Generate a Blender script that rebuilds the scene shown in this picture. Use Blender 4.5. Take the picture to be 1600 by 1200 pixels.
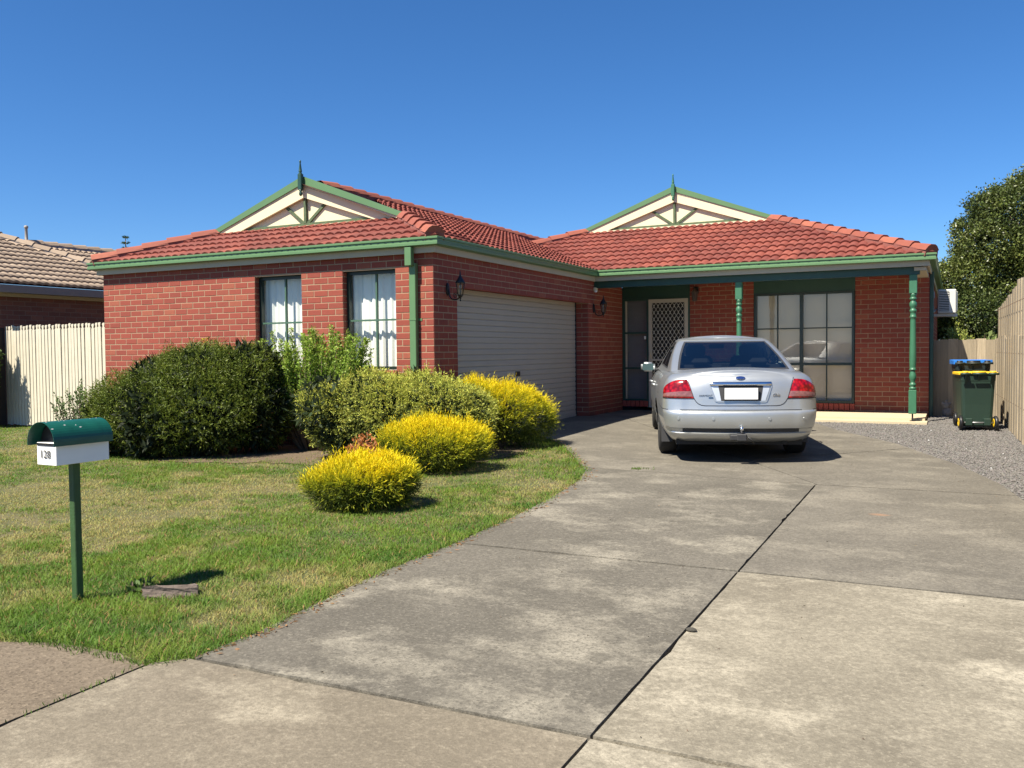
import bpy, bmesh, math, random
import numpy as np
from mathutils import Vector, Matrix

for _o in list(bpy.data.objects):
    bpy.data.objects.remove(_o)
random.seed(7)
RNG = np.random.default_rng(11)
SC = bpy.context.scene
COL = SC.collection

# ------------------------------------------------------------------ camera
def cam_axes(yaw, pitch, roll):
    f = Vector((-math.sin(yaw) * math.cos(pitch), math.cos(yaw) * math.cos(pitch), math.sin(pitch)))
    r = Vector((math.cos(yaw), math.sin(yaw), 0.0))
    u = r.cross(f)
    return (math.cos(roll) * r + math.sin(roll) * u, -math.sin(roll) * r + math.cos(roll) * u, f)

CAM = Vector((5.958, -9.6995, 1.187))
cd = bpy.data.cameras.new('camera')
cam = bpy.data.objects.new('camera', cd)
COL.objects.link(cam)
_r, _u, _f = cam_axes(0.4634, -0.0364, -0.0100)
cam.matrix_world = Matrix(((_r.x, _u.x, -_f.x, CAM.x), (_r.y, _u.y, -_f.y, CAM.y), (_r.z, _u.z, -_f.z, CAM.z), (0, 0, 0, 1)))
cd.sensor_width = 36.0
cd.lens = 36.0 * 1380.0 / 1600.0
cd.clip_start = 0.05
cd.clip_end = 2000.0
SC.camera = cam

# ------------------------------------------------------------------ light
SUN_DIR = Vector((0.28, 0.63, -1.0)).normalized()          # the way the light travels
W = bpy.data.worlds.new('World')
SC.world = W
W.use_nodes = True
_nt = W.node_tree
for n in list(_nt.nodes):
    _nt.nodes.remove(n)
_sky = _nt.nodes.new('ShaderNodeTexSky')
_sky.sky_type = 'NISHITA'
_sky.sun_disc = False
_sky.sun_elevation = math.asin(-SUN_DIR.z)
_sky.sun_rotation = math.atan2(-SUN_DIR.x, -SUN_DIR.y)
_sky.altitude = 0.0
_sky.air_density = 0.8
_sky.dust_density = 0.35
_sky.ozone_density = 10.0
_bg = _nt.nodes.new('ShaderNodeBackground')
_bg.inputs[1].default_value = 0.070
_wo = _nt.nodes.new('ShaderNodeOutputWorld')
_hs = _nt.nodes.new('ShaderNodeHueSaturation')
_hs.inputs['Saturation'].default_value = 1.12
_nt.links.new(_sky.outputs[0], _hs.inputs['Color'])
_nt.links.new(_hs.outputs[0], _bg.inputs[0])
_nt.links.new(_bg.outputs[0], _wo.inputs[0])

sd = bpy.data.lights.new('sun', 'SUN')
sd.energy = 5.0
sd.angle = math.radians(0.53)
sd.color = (1.0, 0.925, 0.78)
sun = bpy.data.objects.new('sun', sd)
COL.objects.link(sun)
sun.rotation_euler = SUN_DIR.to_track_quat('-Z', 'Y').to_euler()

SC.view_settings.view_transform = 'Standard'
SC.view_settings.look = 'None'
SC.view_settings.exposure = 1.15
SC.view_settings.gamma = 1.0
SC.view_settings.use_curve_mapping = False

# ------------------------------------------------------------------ helpers
def gz(y):
    """height of the ground: falls gently from the house to the street"""
    if y > 5.0:
        return 0.0
    return -0.017 * (5.0 - max(y, -14.0))

def vnoise(x, y, scale, seed=0):
    """smooth value noise in numpy, 0..1"""
    x = np.asarray(x) / scale; y = np.asarray(y) / scale
    xi = np.floor(x).astype(np.int64); yi = np.floor(y).astype(np.int64)
    xf = x - xi; yf = y - yi
    xf = xf * xf * (3 - 2 * xf); yf = yf * yf * (3 - 2 * yf)
    def h(a, b):
        n = (a * 374761393 + b * 668265263 + seed * 974711) & 0x7fffffff
        n = (n ^ (n >> 13)) * 1274126177 & 0x7fffffff
        return ((n ^ (n >> 16)) & 0xffff) / 65535.0
    return (h(xi, yi) * (1 - xf) + h(xi + 1, yi) * xf) * (1 - yf) + (h(xi, yi + 1) * (1 - xf) + h(xi + 1, yi + 1) * xf) * yf

ORG = {}                                    # world position of every parent

def register(o, parent, loc):
    COL.objects.link(o)
    if parent is not None:
        o.parent = parent
        o.location = Vector(loc) - ORG[parent.name]
    else:
        o.location = Vector(loc)
    ORG[o.name] = Vector(loc)
    return o

def props(o, label=None, cat=None, group=None, kind=None):
    if label: o['label'] = label
    if cat: o['category'] = cat
    if group: o['group'] = group
    if kind: o['kind'] = kind
    return o

def empty(name, loc, label=None, cat=None, group=None, parent=None):
    o = bpy.data.objects.new(name, None)
    o.empty_display_size = 0.2
    register(o, parent, loc)
    return props(o, label, cat, group)

class MB:
    """collects geometry in world coordinates; build() links it as one mesh object"""
    def __init__(self):
        self.v = []; self.f = []; self.s = []
    def add(self, verts, faces, smooth=False):
        b = len(self.v)
        self.v += [tuple(p) for p in verts]
        self.f += [tuple(i + b for i in fc) for fc in faces]
        self.s += [smooth] * len(faces)
        return self
    def box(self, x0, x1, y0, y1, z0, z1, M=None):
        vs = [Vector((x, y, z)) for z in (z0, z1) for y in (y0, y1) for x in (x0, x1)]
        if M is not None:
            vs = [M @ p for p in vs]
        return self.add(vs, [(0, 2, 3, 1), (4, 5, 7, 6), (0, 1, 5, 4), (2, 6, 7, 3), (0, 4, 6, 2), (1, 3, 7, 5)])
    def cbox(self, x0, x1, y0, y1, z0, z1, c=0.01, M=None):
        """box with chamfered edges (all twelve)"""
        bm = bmesh.new()
        bmesh.ops.create_cube(bm, size=1.0)
        for p in bm.verts:
            p.co = Vector((x0 + (p.co.x + .5) * (x1 - x0), y0 + (p.co.y + .5) * (y1 - y0), z0 + (p.co.z + .5) * (z1 - z0)))
        bmesh.ops.bevel(bm, geom=list(bm.edges), offset=c, segments=1, affect='EDGES')
        if M is not None:
            bm.transform(M)
        return self.addbm(bm)
    def addbm(self, bm, smooth=False):
        bm.verts.index_update()
        self.add([p.co[:] for p in bm.verts], [[q.index for q in fc.verts] for fc in bm.faces], smooth)
        bm.free()
        return self
    def prism(self, pts, axis, a, b):
        """polygon pts (2-D) extruded along an axis from a to b"""
        def mk(p, h):
            return {'x': (h, p[0], p[1]), 'y': (p[0], h, p[1]), 'z': (p[0], p[1], h)}[axis]
        n = len(pts)
        vs = [mk(p, a) for p in pts] + [mk(p, b) for p in pts]
        fs = [tuple(range(n))[::-1], tuple(range(n, 2 * n))] + [(i, (i + 1) % n, n + (i + 1) % n, n + i) for i in range(n)]
        return self.add(vs, fs)
    def tube(self, path, rad, seg=8, cap=True, smooth=True):
        path = [Vector(p) for p in path]
        rs = rad if isinstance(rad, (list, tuple)) else [rad] * len(path)
        vs = []; fs = []
        up = Vector((0, 0, 1))
        for i, p in enumerate(path):
            d = (path[min(i + 1, len(path) - 1)] - path[max(i - 1, 0)]).normalized()
            a = d.cross(up)
            if a.length < 1e-3:
                a = d.cross(Vector((1, 0, 0)))
            a.normalize(); b = a.cross(d)
            for k in range(seg):
                t = 2 * math.pi * k / seg
                vs.append(p + rs[i] * (math.cos(t) * a + math.sin(t) * b))
        for i in range(len(path) - 1):
            for k in range(seg):
                fs.append((i * seg + k, i * seg + (k + 1) % seg, (i + 1) * seg + (k + 1) % seg, (i + 1) * seg + k))
        if cap:
            fs.append(tuple(range(seg))[::-1]); fs.append(tuple(range((len(path) - 1) * seg, len(path) * seg)))
        return self.add(vs, fs, smooth)
    def lathe(self, prof, c, seg=20, axis='z', smooth=True):
        """prof = [(radius, height)...] turned round an axis through c"""
        vs = []; fs = []
        c = Vector(c)
        for r, h in prof:
            for k in range(seg):
                t = 2 * math.pi * k / seg
                a, b = r * math.cos(t), r * math.sin(t)
                vs.append(c + Vector({'z': (a, b, h), 'x': (h, a, b), 'y': (b, h, a)}[axis]))
        n = len(prof)
        for i in range(n - 1):
            for k in range(seg):
                fs.append((i * seg + k, i * seg + (k + 1) % seg, (i + 1) * seg + (k + 1) % seg, (i + 1) * seg + k))
        fs.append(tuple(range(seg))[::-1]); fs.append(tuple(range((n - 1) * seg, n * seg)))
        return self.add(vs, fs, smooth)
    def grid(self, fn, nu, nv, smooth=True):
        vs = [fn(i / nu, j / nv) for j in range(nv + 1) for i in range(nu + 1)]
        fs = [(j * (nu + 1) + i, j * (nu + 1) + i + 1, (j + 1) * (nu + 1) + i + 1, (j + 1) * (nu + 1) + i) for j in range(nv) for i in range(nu)]
        return self.add(vs, fs, smooth)
    def mesh(self, name, mats, o=(0, 0, 0)):
        me = bpy.data.meshes.new(name)
        me.from_pydata([(p[0] - o[0], p[1] - o[1], p[2] - o[2]) for p in self.v], [], self.f)
        for m in (mats if isinstance(mats, (list, tuple)) else [mats]):
            me.materials.append(m)
        me.polygons.foreach_set('use_smooth', self.s)
        me.update()
        return me
    def build(self, name, mat, parent=None, at=None, label=None, cat=None, group=None, kind=None):
        """at: world position of the object's origin (default: the parent's)"""
        if at is None:
            at = ORG[parent.name] if parent is not None else (0, 0, 0)
        me = self.mesh(name, mat, at)
        o = bpy.data.objects.new(name, me)
        register(o, parent, at)
        return props(o, label, cat, group, kind)

def inst(name, me, parent, loc, rot=None, scale=None):
    """one more piece that shares mesh data"""
    o = bpy.data.objects.new(name, me)
    register(o, parent, loc)
    if rot is not None:
        o.rotation_mode = 'QUATERNION'
        o.rotation_quaternion = rot
    if scale is not None:
        o.scale = scale
    return o

def fixn(o):
    """recalculate normals outward"""
    bm = bmesh.new(); bm.from_mesh(o.data)
    bmesh.ops.remove_doubles(bm, verts=bm.verts, dist=1e-5)
    bmesh.ops.recalc_face_normals(bm, faces=bm.faces)
    bm.to_mesh(o.data); bm.free()
    return o

def text_mesh(s, size, depth=0.001, shear=0.0, bold=0.0):
    cu = bpy.data.curves.new('lettering', 'FONT')
    cu.body = s; cu.size = size; cu.extrude = depth; cu.shear = shear; cu.offset = bold
    cu.align_x = 'CENTER'; cu.align_y = 'CENTER'; cu.resolution_u = 3
    ob = bpy.data.objects.new('lettering', cu)
    COL.objects.link(ob)
    bpy.context.view_layer.update()
    me = bpy.data.meshes.new_from_object(ob.evaluated_get(bpy.context.evaluated_depsgraph_get()))
    bpy.data.objects.remove(ob)
    return me

# ------------------------------------------------------------------ materials
def nodes(name):
    m = bpy.data.materials.new(name)
    m.use_nodes = True
    nt = m.node_tree
    return m, nt, nt.nodes['Principled BSDF'], nt.nodes['Material Output']

def N(nt, kind, **kw):
    n = nt.nodes.new(kind)
    for k, v in kw.items():
        if k.startswith('i_'):
            n.inputs[k[2:].replace('_', ' ')].default_value = v
        else:
            setattr(n, k, v)
    return n

def noise(nt, vec, scale, detail=3.0, rough=0.55):
    n = N(nt, 'ShaderNodeTexNoise')
    n.inputs['Scale'].default_value = scale
    n.inputs['Detail'].default_value = detail
    n.inputs['Roughness'].default_value = rough
    if vec is not None:
        nt.links.new(vec, n.inputs['Vector'])
    return n.outputs['Fac']

def ramp(nt, fac, stops, interp='LINEAR'):
    n = N(nt, 'ShaderNodeValToRGB')
    n.color_ramp.interpolation = interp
    e = n.color_ramp.elements
    while len(e) < len(stops):
        e.new(0.5)
    for k, (p, c) in enumerate(stops):
        e[k].position = p
        e[k].color = (c[0], c[1], c[2], 1.0) if isinstance(c, (tuple, list)) else (c, c, c, 1.0)
    nt.links.new(fac, n.inputs[0])
    return n.outputs[0]

def mix(nt, fac, a, b, mode='MIX'):
    n = N(nt, 'ShaderNodeMix', data_type='RGBA', blend_type=mode)
    for sock, val in ((0, fac), (6, a), (7, b)):
        if hasattr(val, 'is_linked'):
            nt.links.new(val, n.inputs[sock])
        elif isinstance(val, (int, float)):
            n.inputs[sock].default_value = val if sock == 0 else (val, val, val, 1)
        else:
            n.inputs[sock].default_value = (val[0], val[1], val[2], 1)
    return n.outputs[2]

def wpos(nt):
    return N(nt, 'ShaderNodeNewGeometry').outputs['Position']

def bump(nt, b, h, strength=0.3, dist=0.01):
    n = N(nt, 'ShaderNodeBump')
    n.inputs['Strength'].default_value = strength
    n.inputs['Distance'].default_value = dist
    nt.links.new(h, n.inputs['Height'])
    nt.links.new(n.outputs[0], b.inputs['Normal'])

MATS = {}
def paint(name, col, rough=0.5, var=0.12, scale=6.0, metallic=0.0, bmp=0.0, bscale=60.0, coat=0.0, spec=0.5):
    """plain painted or moulded surface with mild blotches and wear"""
    if name in MATS:
        return MATS[name]
    m, nt, b, o = nodes(name)
    p = wpos(nt)
    f = noise(nt, p, scale, 5.0, 0.65)
    c = mix(nt, f, [x * (1 - var * 1.6) for x in col], [min(1, x * (1 + var)) for x in col])
    nt.links.new(c, b.inputs['Base Color'])
    b.inputs['Roughness'].default_value = rough
    b.inputs['Metallic'].default_value = metallic
    b.inputs['Coat Weight'].default_value = coat
    b.inputs['Specular IOR Level'].default_value = spec
    if bmp:
        bump(nt, b, noise(nt, p, bscale, 4.0), bmp, 0.01)
    MATS[name] = m
    return m

def brick_mat(name, attr=False, dark=1.0, cols=None):
    m, nt, b, o = nodes(name)
    p = wpos(nt)
    if attr:
        r = N(nt, 'ShaderNodeAttribute', attribute_name='tint').outputs['Fac']
    else:
        r = N(nt, 'ShaderNodeObjectInfo').outputs['Random']
    cols = cols or [(0.205, 0.038, 0.023), (0.235, 0.045, 0.026), (0.258, 0.051, 0.030), (0.222, 0.044, 0.026), (0.285, 0.078, 0.042)]
    base = ramp(nt, r, [(0.0, cols[0]), (0.3, cols[1]), (0.6, cols[2]), (0.82, cols[3]), (0.97, cols[4])])
    f1 = noise(nt, p, 22.0, 5.0, 0.7)
    base = mix(nt, ramp(nt, f1, [(0.35, 0.0), (0.75, 0.55)]), base, (0.20 * dark, 0.045 * dark, 0.035 * dark))
    f2 = noise(nt, p, 55.0, 3.0, 0.6)
    base = mix(nt, ramp(nt, f2, [(0.6, 0.0), (0.8, 0.35)]), base, (0.38, 0.14, 0.08))
    # grime washing up the lowest courses and streaks below the eaves
    zz = N(nt, 'ShaderNodeSeparateXYZ'); nt.links.new(p, zz.inputs[0])
    lw = N(nt, 'ShaderNodeMapRange'); lw.inputs['From Min'].default_value = 0.75; lw.inputs['From Max'].default_value = 0.0
    nt.links.new(zz.outputs['Z'], lw.inputs['Value'])
    st = N(nt, 'ShaderNodeMath', operation='MULTIPLY'); nt.links.new(lw.outputs[0], st.inputs[0]); nt.links.new(ramp(nt, noise(nt, p, 1.7, 5.0, 0.65), [(0.40, 0.0), (0.62, 0.6)]), st.inputs[1])
    base = mix(nt, st.outputs[0], base, (0.10, 0.045, 0.03))
    nt.links.new(base, b.inputs['Base Color'])
    b.inputs['Roughness'].default_value = 0.85
    bump(nt, b, noise(nt, p, 90.0, 5.0, 0.7), 0.5, 0.004)
    return m

def tile_mat(name, cols, attr=False):
    m, nt, b, o = nodes(name)
    p = wpos(nt)
    r = N(nt, 'ShaderNodeAttribute', attribute_name='tint').outputs['Fac'] if attr else N(nt, 'ShaderNodeObjectInfo').outputs['Random']
    base = ramp(nt, r, [(0.0, cols[0]), (0.5, cols[1]), (1.0, cols[2])])
    f = noise(nt, p, 1.6, 6.0, 0.7)
    base = mix(nt, ramp(nt, f, [(0.42, 0.0), (0.72, 0.5)]), base, cols[3])
    f3 = noise(nt, p, 14.0, 5.0, 0.7)
    base = mix(nt, ramp(nt, f3, [(0.45, 0.0), (0.8, 0.45)]), base, [c * 0.62 for c in cols[1]])
    nt.links.new(base, b.inputs['Base Color'])
    b.inputs['Roughness'].default_value = 0.8
    bump(nt, b, noise(nt, p, 120.0, 4.0, 0.7), 0.35, 0.004)
    return m

def glass_mat(name, tint=(1, 1, 1), refl=1.0, rough=0.0):
    """thin pane: lets light straight through and mirrors by Fresnel"""
    m, nt, b, o = nodes(name)
    nt.nodes.remove(b)
    tr = N(nt, 'ShaderNodeBsdfTransparent'); tr.inputs[0].default_value = (*tint, 1)
    gl = N(nt, 'ShaderNodeBsdfGlossy'); gl.inputs['Roughness'].default_value = rough
    lw = N(nt, 'ShaderNodeLayerWeight'); lw.inputs[0].default_value = 0.5
    pw = N(nt, 'ShaderNodeMath', operation='POWER'); pw.inputs[1].default_value = 5.0
    nt.links.new(lw.outputs['Facing'], pw.inputs[0])
    mu = N(nt, 'ShaderNodeMath', operation='MULTIPLY_ADD'); mu.inputs[1].default_value = 0.9; mu.inputs[2].default_value = 0.08 * refl
    mu.use_clamp = True
    nt.links.new(pw.outputs[0], mu.inputs[0])
    mx = N(nt, 'ShaderNodeMixShader')
    nt.links.new(mu.outputs[0], mx.inputs[0]); nt.links.new(tr.outputs[0], mx.inputs[1]); nt.links.new(gl.outputs[0], mx.inputs[2])
    nt.links.new(mx.outputs[0], o.inputs[0])
    return m

def leaf_mat(name, rough=0.55, trans=0.3, spec=0.35):
    m, nt, b, o = nodes(name)
    c = N(nt, 'ShaderNodeAttribute', attribute_name='col').outputs['Color']
    nt.links.new(c, b.inputs['Base Color'])
    b.inputs['Roughness'].default_value = rough
    b.inputs['Specular IOR Level'].default_value = spec
    t = N(nt, 'ShaderNodeBsdfTranslucent')
    nt.links.new(c, t.inputs[0])
    mx = N(nt, 'ShaderNodeMixShader'); mx.inputs[0].default_value = trans
    nt.links.new(b.outputs[0], mx.inputs[1]); nt.links.new(t.outputs[0], mx.inputs[2])
    nt.links.new(mx.outputs[0], o.inputs[0])
    return m

def concrete_mat(name, lo, hi, pale, stain=0.5, speck=0.5, seed=0.0):
    m, nt, b, o = nodes(name)
    p = wpos(nt)
    mp = N(nt, 'ShaderNodeMapping'); mp.inputs['Location'].default_value = (seed, seed * 1.7, 0)
    nt.links.new(p, mp.inputs[0]); p = mp.outputs[0]
    big = noise(nt, p, 0.8, 7.0, 0.68)
    base = mix(nt, ramp(nt, big, [(0.38, 0.0), (0.62, 1.0)]), lo, hi)
    # long pale worn streaks
    mp2 = N(nt, 'ShaderNodeMapping'); mp2.inputs['Rotation'].default_value = (0, 0, 0.9 + seed); mp2.inputs['Scale'].default_value = (1.0, 1.5, 1.0)
    nt.links.new(p, mp2.inputs[0])
    st = noise(nt, mp2.outputs[0], 1.15, 10.0, 0.70)
    base = mix(nt, ramp(nt, st, [(0.50, 0.0), (0.63, stain)]), base, pale)
    # grime
    gr = noise(nt, p, 5.0, 8.0, 0.75)
    base = mix(nt, ramp(nt, gr, [(0.47, 0.0), (0.7, 0.4)]), base, [c * 0.6 for c in lo])
    # aggregate: pale and dark grains
    vo = N(nt, 'ShaderNodeTexVoronoi'); vo.inputs['Scale'].default_value = 95.0
    nt.links.new(p, vo.inputs['Vector'])
    vcol = N(nt, 'ShaderNodeSeparateColor'); nt.links.new(vo.outputs['Color'], vcol.inputs[0])
    base = mix(nt, ramp(nt, vcol.outputs[0], [(0.84, 0.0), (0.88, speck * 0.55)], 'CONSTANT'), base, [min(1, c * 1.5) for c in hi])
    base = mix(nt, ramp(nt, vcol.outputs[1], [(0.84, 0.0), (0.88, speck * 0.6)], 'CONSTANT'), base, [c * 0.5 for c in lo])
    med = noise(nt, p, 38.0, 6.0, 0.75)
    base = mix(nt, ramp(nt, med, [(0.36, 0.55), (0.56, 0.0)]), base, [c * 0.62 for c in lo])
    base = mix(nt, ramp(nt, med, [(0.56, 0.0), (0.72, 0.5)]), base, pale)
    fine = noise(nt, p, 260.0, 3.0, 0.7)
    base = mix(nt, ramp(nt, fine, [(0.3, 0.5), (0.7, 0.0)]), base, [c * 0.5 for c in lo])
    # dark drips
    dr = noise(nt, p, 3.1, 2.0, 0.5)
    base = mix(nt, ramp(nt, dr, [(0.73, 0.0), (0.77, 0.5)]), base, [c * 0.55 for c in lo])
    # rust spots
    ru = noise(nt, p, 1.9, 2.0, 0.5)
    base = mix(nt, ramp(nt, ru, [(0.755, 0.0), (0.80, 0.45)]), base, (0.42, 0.19, 0.08))
    nt.links.new(base, b.inputs['Base Color'])
    b.inputs['Roughness'].default_value = 0.9
    b.inputs['Specular IOR Level'].default_value = 0.25
    bump(nt, b, mix(nt, 0.5, vo.outputs['Distance'], fine), 0.45, 0.006)
    return m

M_BRICK = brick_mat('brick_red')
M_BRICKS = brick_mat('brick_red_field', attr=True)
M_MORTAR = paint('mortar_cream', (0.33, 0.225, 0.145), 0.95, 0.15, 20.0, bmp=0.3)
M_TILE = tile_mat('roof_tile_terracotta', [(0.145, 0.030, 0.020), (0.190, 0.040, 0.026), (0.24, 0.058, 0.036), (0.105, 0.027, 0.020)])
M_TILES = tile_mat('roof_tile_terracotta_field', [(0.145, 0.030, 0.020), (0.190, 0.040, 0.026), (0.24, 0.058, 0.036), (0.105, 0.027, 0.020)], True)
M_CAP = tile_mat('ridge_cap_terracotta', [(0.215, 0.056, 0.034), (0.26, 0.072, 0.043), (0.31, 0.095, 0.054), (0.165, 0.04, 0.03)])
M_BED = paint('red_mortar_bedding', (0.22, 0.075, 0.06), 0.95, 0.25, 12.0, bmp=0.5)
M_GREEN = paint('light_green_paint', (0.098, 0.19, 0.085), 0.42, 0.10, 3.0)
M_POST = paint('sea_green_paint', (0.040, 0.145, 0.078), 0.45, 0.18, 9.0, bmp=0.1)
M_DKGREEN = paint('dark_green_paint', (0.016, 0.060, 0.045), 0.45, 0.2, 5.0)
M_TRIMGREEN = paint('weathered_green_timber', (0.085, 0.125, 0.06), 0.8, 0.5, 14.0, bmp=0.5)
M_FRAME = paint('near_black_green_frame', (0.012, 0.026, 0.022), 0.4, 0.2, 5.0)
M_CREAM = paint('cream_paint', (0.66, 0.59, 0.40), 0.6, 0.06, 4.0)
M_FASCIA = paint('beige_fascia_paint', (0.44, 0.385, 0.29), 0.6, 0.08, 4.0)
M_WHITE = paint('white_paint', (0.80, 0.80, 0.78), 0.5, 0.05, 6.0)
M_BLACK = paint('black_metal', (0.012, 0.012, 0.014), 0.45, 0.2, 20.0)
M_DARK = paint('dark_interior', (0.02, 0.02, 0.02), 0.9, 0.1)
M_GLASS = glass_mat('window_glass')
M_CLEAR = glass_mat('lamp_glass', (0.75, 0.75, 0.7), 0.8)
M_LEAF = leaf_mat('foliage')
M_NEEDLE = leaf_mat('needle_foliage', 0.6, 0.35, 0.25)
M_GRASS = leaf_mat('grass_blades', 0.6, 0.35, 0.25)
M_BARK = paint('bark', (0.14, 0.10, 0.07), 0.95, 0.4, 18.0, bmp=0.6)
# ------------------------------------------------------------------ the ground
def poly_clip(pts, a, b, c):
    """keep a*x+b*y+c >= 0"""
    out = []
    n = len(pts)
    for i in range(n):
        p, q = pts[i], pts[(i + 1) % n]
        dp = a * p[0] + b * p[1] + c; dq = a * q[0] + b * q[1] + c
        if dp >= 0:
            out.append(p)
        if dp * dq < 0:
            t = dp / (dp - dq)
            out.append((p[0] + t * (q[0] - p[0]), p[1] + t * (q[1] - p[1])))
    return out

def line_through(p, q):
    """half-plane to the LEFT of p->q"""
    a, b = -(q[1] - p[1]), (q[0] - p[0])
    l = math.hypot(a, b); a /= l; b /= l
    return a, b, -(a * p[0] + b * p[1])

def sheet(name, pts, mat, dz, sub=0.0, kind='structure', parent=None, thick=0.0):
    """flat polygon laid on the ground, broken at y = 5 where the fall begins"""
    bm = bmesh.new()
    for half in ((0, 1, -5.0), (0, -1, 5.0)):
        pp = poly_clip(pts, *half)
        if len(pp) < 3:
            continue
        try:
            bm.faces.new([bm.verts.new((p[0], p[1], 0)) for p in pp])
        except ValueError:
            pass
    bmesh.ops.triangulate(bm, faces=bm.faces)
    if sub:
        bmesh.ops.subdivide_edges(bm, edges=bm.edges, cuts=int(sub), use_grid_fill=True)
    for v in bm.verts:
        v.co.z = gz(v.co.y) + dz
    bmesh.ops.recalc_face_normals(bm, faces=bm.faces)
    for f in bm.faces:
        if f.normal.z < 0:
            f.normal_flip()
    if thick:
        r = bmesh.ops.extrude_face_region(bm, geom=list(bm.faces))
        bmesh.ops.translate(bm, vec=(0, 0, -thick), verts=[e for e in r['geom'] if isinstance(e, bmesh.types.BMVert)])
        bmesh.ops.recalc_face_normals(bm, faces=bm.faces)
    mb = MB().addbm(bm)
    return mb.build(name, mat, parent, kind=kind if parent is None else None)

m, nt, b, o = nodes('ground_earth')
p_ = wpos(nt)
c_ = mix(nt, ramp(nt, noise(nt, p_, 0.5, 6.0, 0.7), [(0.35, 0.0), (0.65, 1.0)]), (0.06, 0.075, 0.03), (0.15, 0.125, 0.07))
nt.links.new(c_, b.inputs['Base Color']); b.inputs['Roughness'].default_value = 0.95
M_EARTH = m
gb = MB()
YS = [-600, -60, -14, -9, 5, 60, 1200]
for i in range(len(YS) - 1):
    gb.add([(-900, YS[i], gz(YS[i]) - 0.06), (900, YS[i], gz(YS[i]) - 0.06), (900, YS[i + 1], gz(YS[i + 1]) - 0.06), (-900, YS[i + 1], gz(YS[i + 1]) - 0.06)], [(0, 1, 2, 3)])
gb.build('ground', M_EARTH, kind='structure')

# street behind the camera
m, nt, b, o = nodes('asphalt')
p_ = wpos(nt)
c_ = mix(nt, noise(nt, p_, 40.0, 5.0, 0.7), (0.035, 0.035, 0.036), (0.075, 0.073, 0.07))
nt.links.new(c_, b.inputs['Base Color']); b.inputs['Roughness'].default_value = 0.9
sheet('road', [(-60, -22), (60, -22), (60, -12.5), (-60, -12.5)], m, -0.03)

EDGE = [(2.85, -6.78), (2.87, -6.37), (2.83, -5.85), (2.78, -5.18), (2.82, -4.44), (2.79, -3.38), (2.74, -2.55), (2.6, -1.48), (2.42, -0.86), (2.11, -0.29), (1.63, 0.57), (1.06, 1.47), (0.5, 2.0)]
def wobble(pts, amp, n, seed):
    """resample an edge and let it wander"""
    rr = random.Random(seed)
    out = []
    for i in range(len(pts) - 1):
        for k in range(n):
            t = k / n
            out.append((pts[i][0] + t * (pts[i + 1][0] - pts[i][0]) + rr.uniform(-amp, amp), pts[i][1] + t * (pts[i + 1][1] - pts[i][1]) + rr.uniform(-amp, amp)))
    out.append(pts[-1])
    return out
LAWN_EDGE = wobble(EDGE, 0.018, 5, 3)
REDGE = [(6.62, -9.9), (6.62, -2.4), (6.5, -1.18), (6.35, -0.29), (6.03, 0.83), (5.31, 2.63), (4.45, 4.08), (3.94, 5.19), (3.0, 5.46)]
DRIVE = [(2.73, -9.9)] + REDGE + [(3.0, 7.17), (0.03, 7.17), (0.03, 5.4), (-0.22, 5.33), (-0.22, 2.2), (0.5, 2.0)] + EDGE[::-1][1:] + [(2.73, -6.9)]

C_DARK = concrete_mat('concrete_weathered', (0.118, 0.107, 0.087), (0.170, 0.154, 0.126), (0.33, 0.30, 0.240), 0.9, 0.7, 0.0)
C_MID = concrete_mat('concrete_middle', (0.134, 0.121, 0.099), (0.186, 0.168, 0.137), (0.29, 0.262, 0.21), 0.7, 0.55, 3.3)
C_PALE = concrete_mat('concrete_pale', (0.185, 0.163, 0.124), (0.32, 0.286, 0.22), (0.45, 0.405, 0.315), 0.95, 0.35, 7.1)
C_TAN = concrete_mat('concrete_tan', (0.17, 0.145, 0.108), (0.228, 0.195, 0.147), (0.38, 0.335, 0.255), 0.75, 0.35, 5.2)
C_PEB = concrete_mat('concrete_pebbly', (0.13, 0.102, 0.072), (0.19, 0.152, 0.11), (0.24, 0.20, 0.148), 0.3, 1.0, 9.4)

drive = sheet('driveway', DRIVE, paint('joint_dirt', (0.075, 0.062, 0.044), 0.95, 0.4, 20.0), -0.035)
J4a, J4b = (2.23, -0.62), (4.82, -0.95)
J5a, J5b = (4.82, -0.95), (3.89, 0.44)
J6a, J6b = (4.68, 1.3), (5.34, 2.02)
G_ = 0.0055
def hp(p, q, left=True, gap=G_):
    a, b_, c = line_through(p, q)
    if not left:
        a, b_, c = -a, -b_, -c
    return a, b_, c - gap
XL_ = lambda x: (-1, 0, x - G_)
XG_ = lambda x: (1, 0, -x - G_)
YL_ = lambda y: (0, -1, y - 0.014)
YG_ = lambda y: (0, 1, -y - 0.012)
def rough_edge(pts, seed):
    """chip long straight slab edges"""
    rr = random.Random(seed); out = []
    cx = sum(p[0] for p in pts) / len(pts); cy = sum(p[1] for p in pts) / len(pts)
    for i in range(len(pts)):
        a, b_ = pts[i], pts[(i + 1) % len(pts)]
        l = math.hypot(b_[0] - a[0], b_[1] - a[1])
        out.append(a)
        n = int(l / 0.09)
        for k in range(1, n):
            t = k / n
            x, y = a[0] + t * (b_[0] - a[0]), a[1] + t * (b_[1] - a[1])
            j = rr.uniform(0, 0.004) + (rr.uniform(0.004, 0.014) if rr.random() < 0.10 else 0)
            d = math.hypot(cx - x, cy - y)
            out.append((x + (cx - x) / d * j, y + (cy - y) / d * j))
    return out
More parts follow.
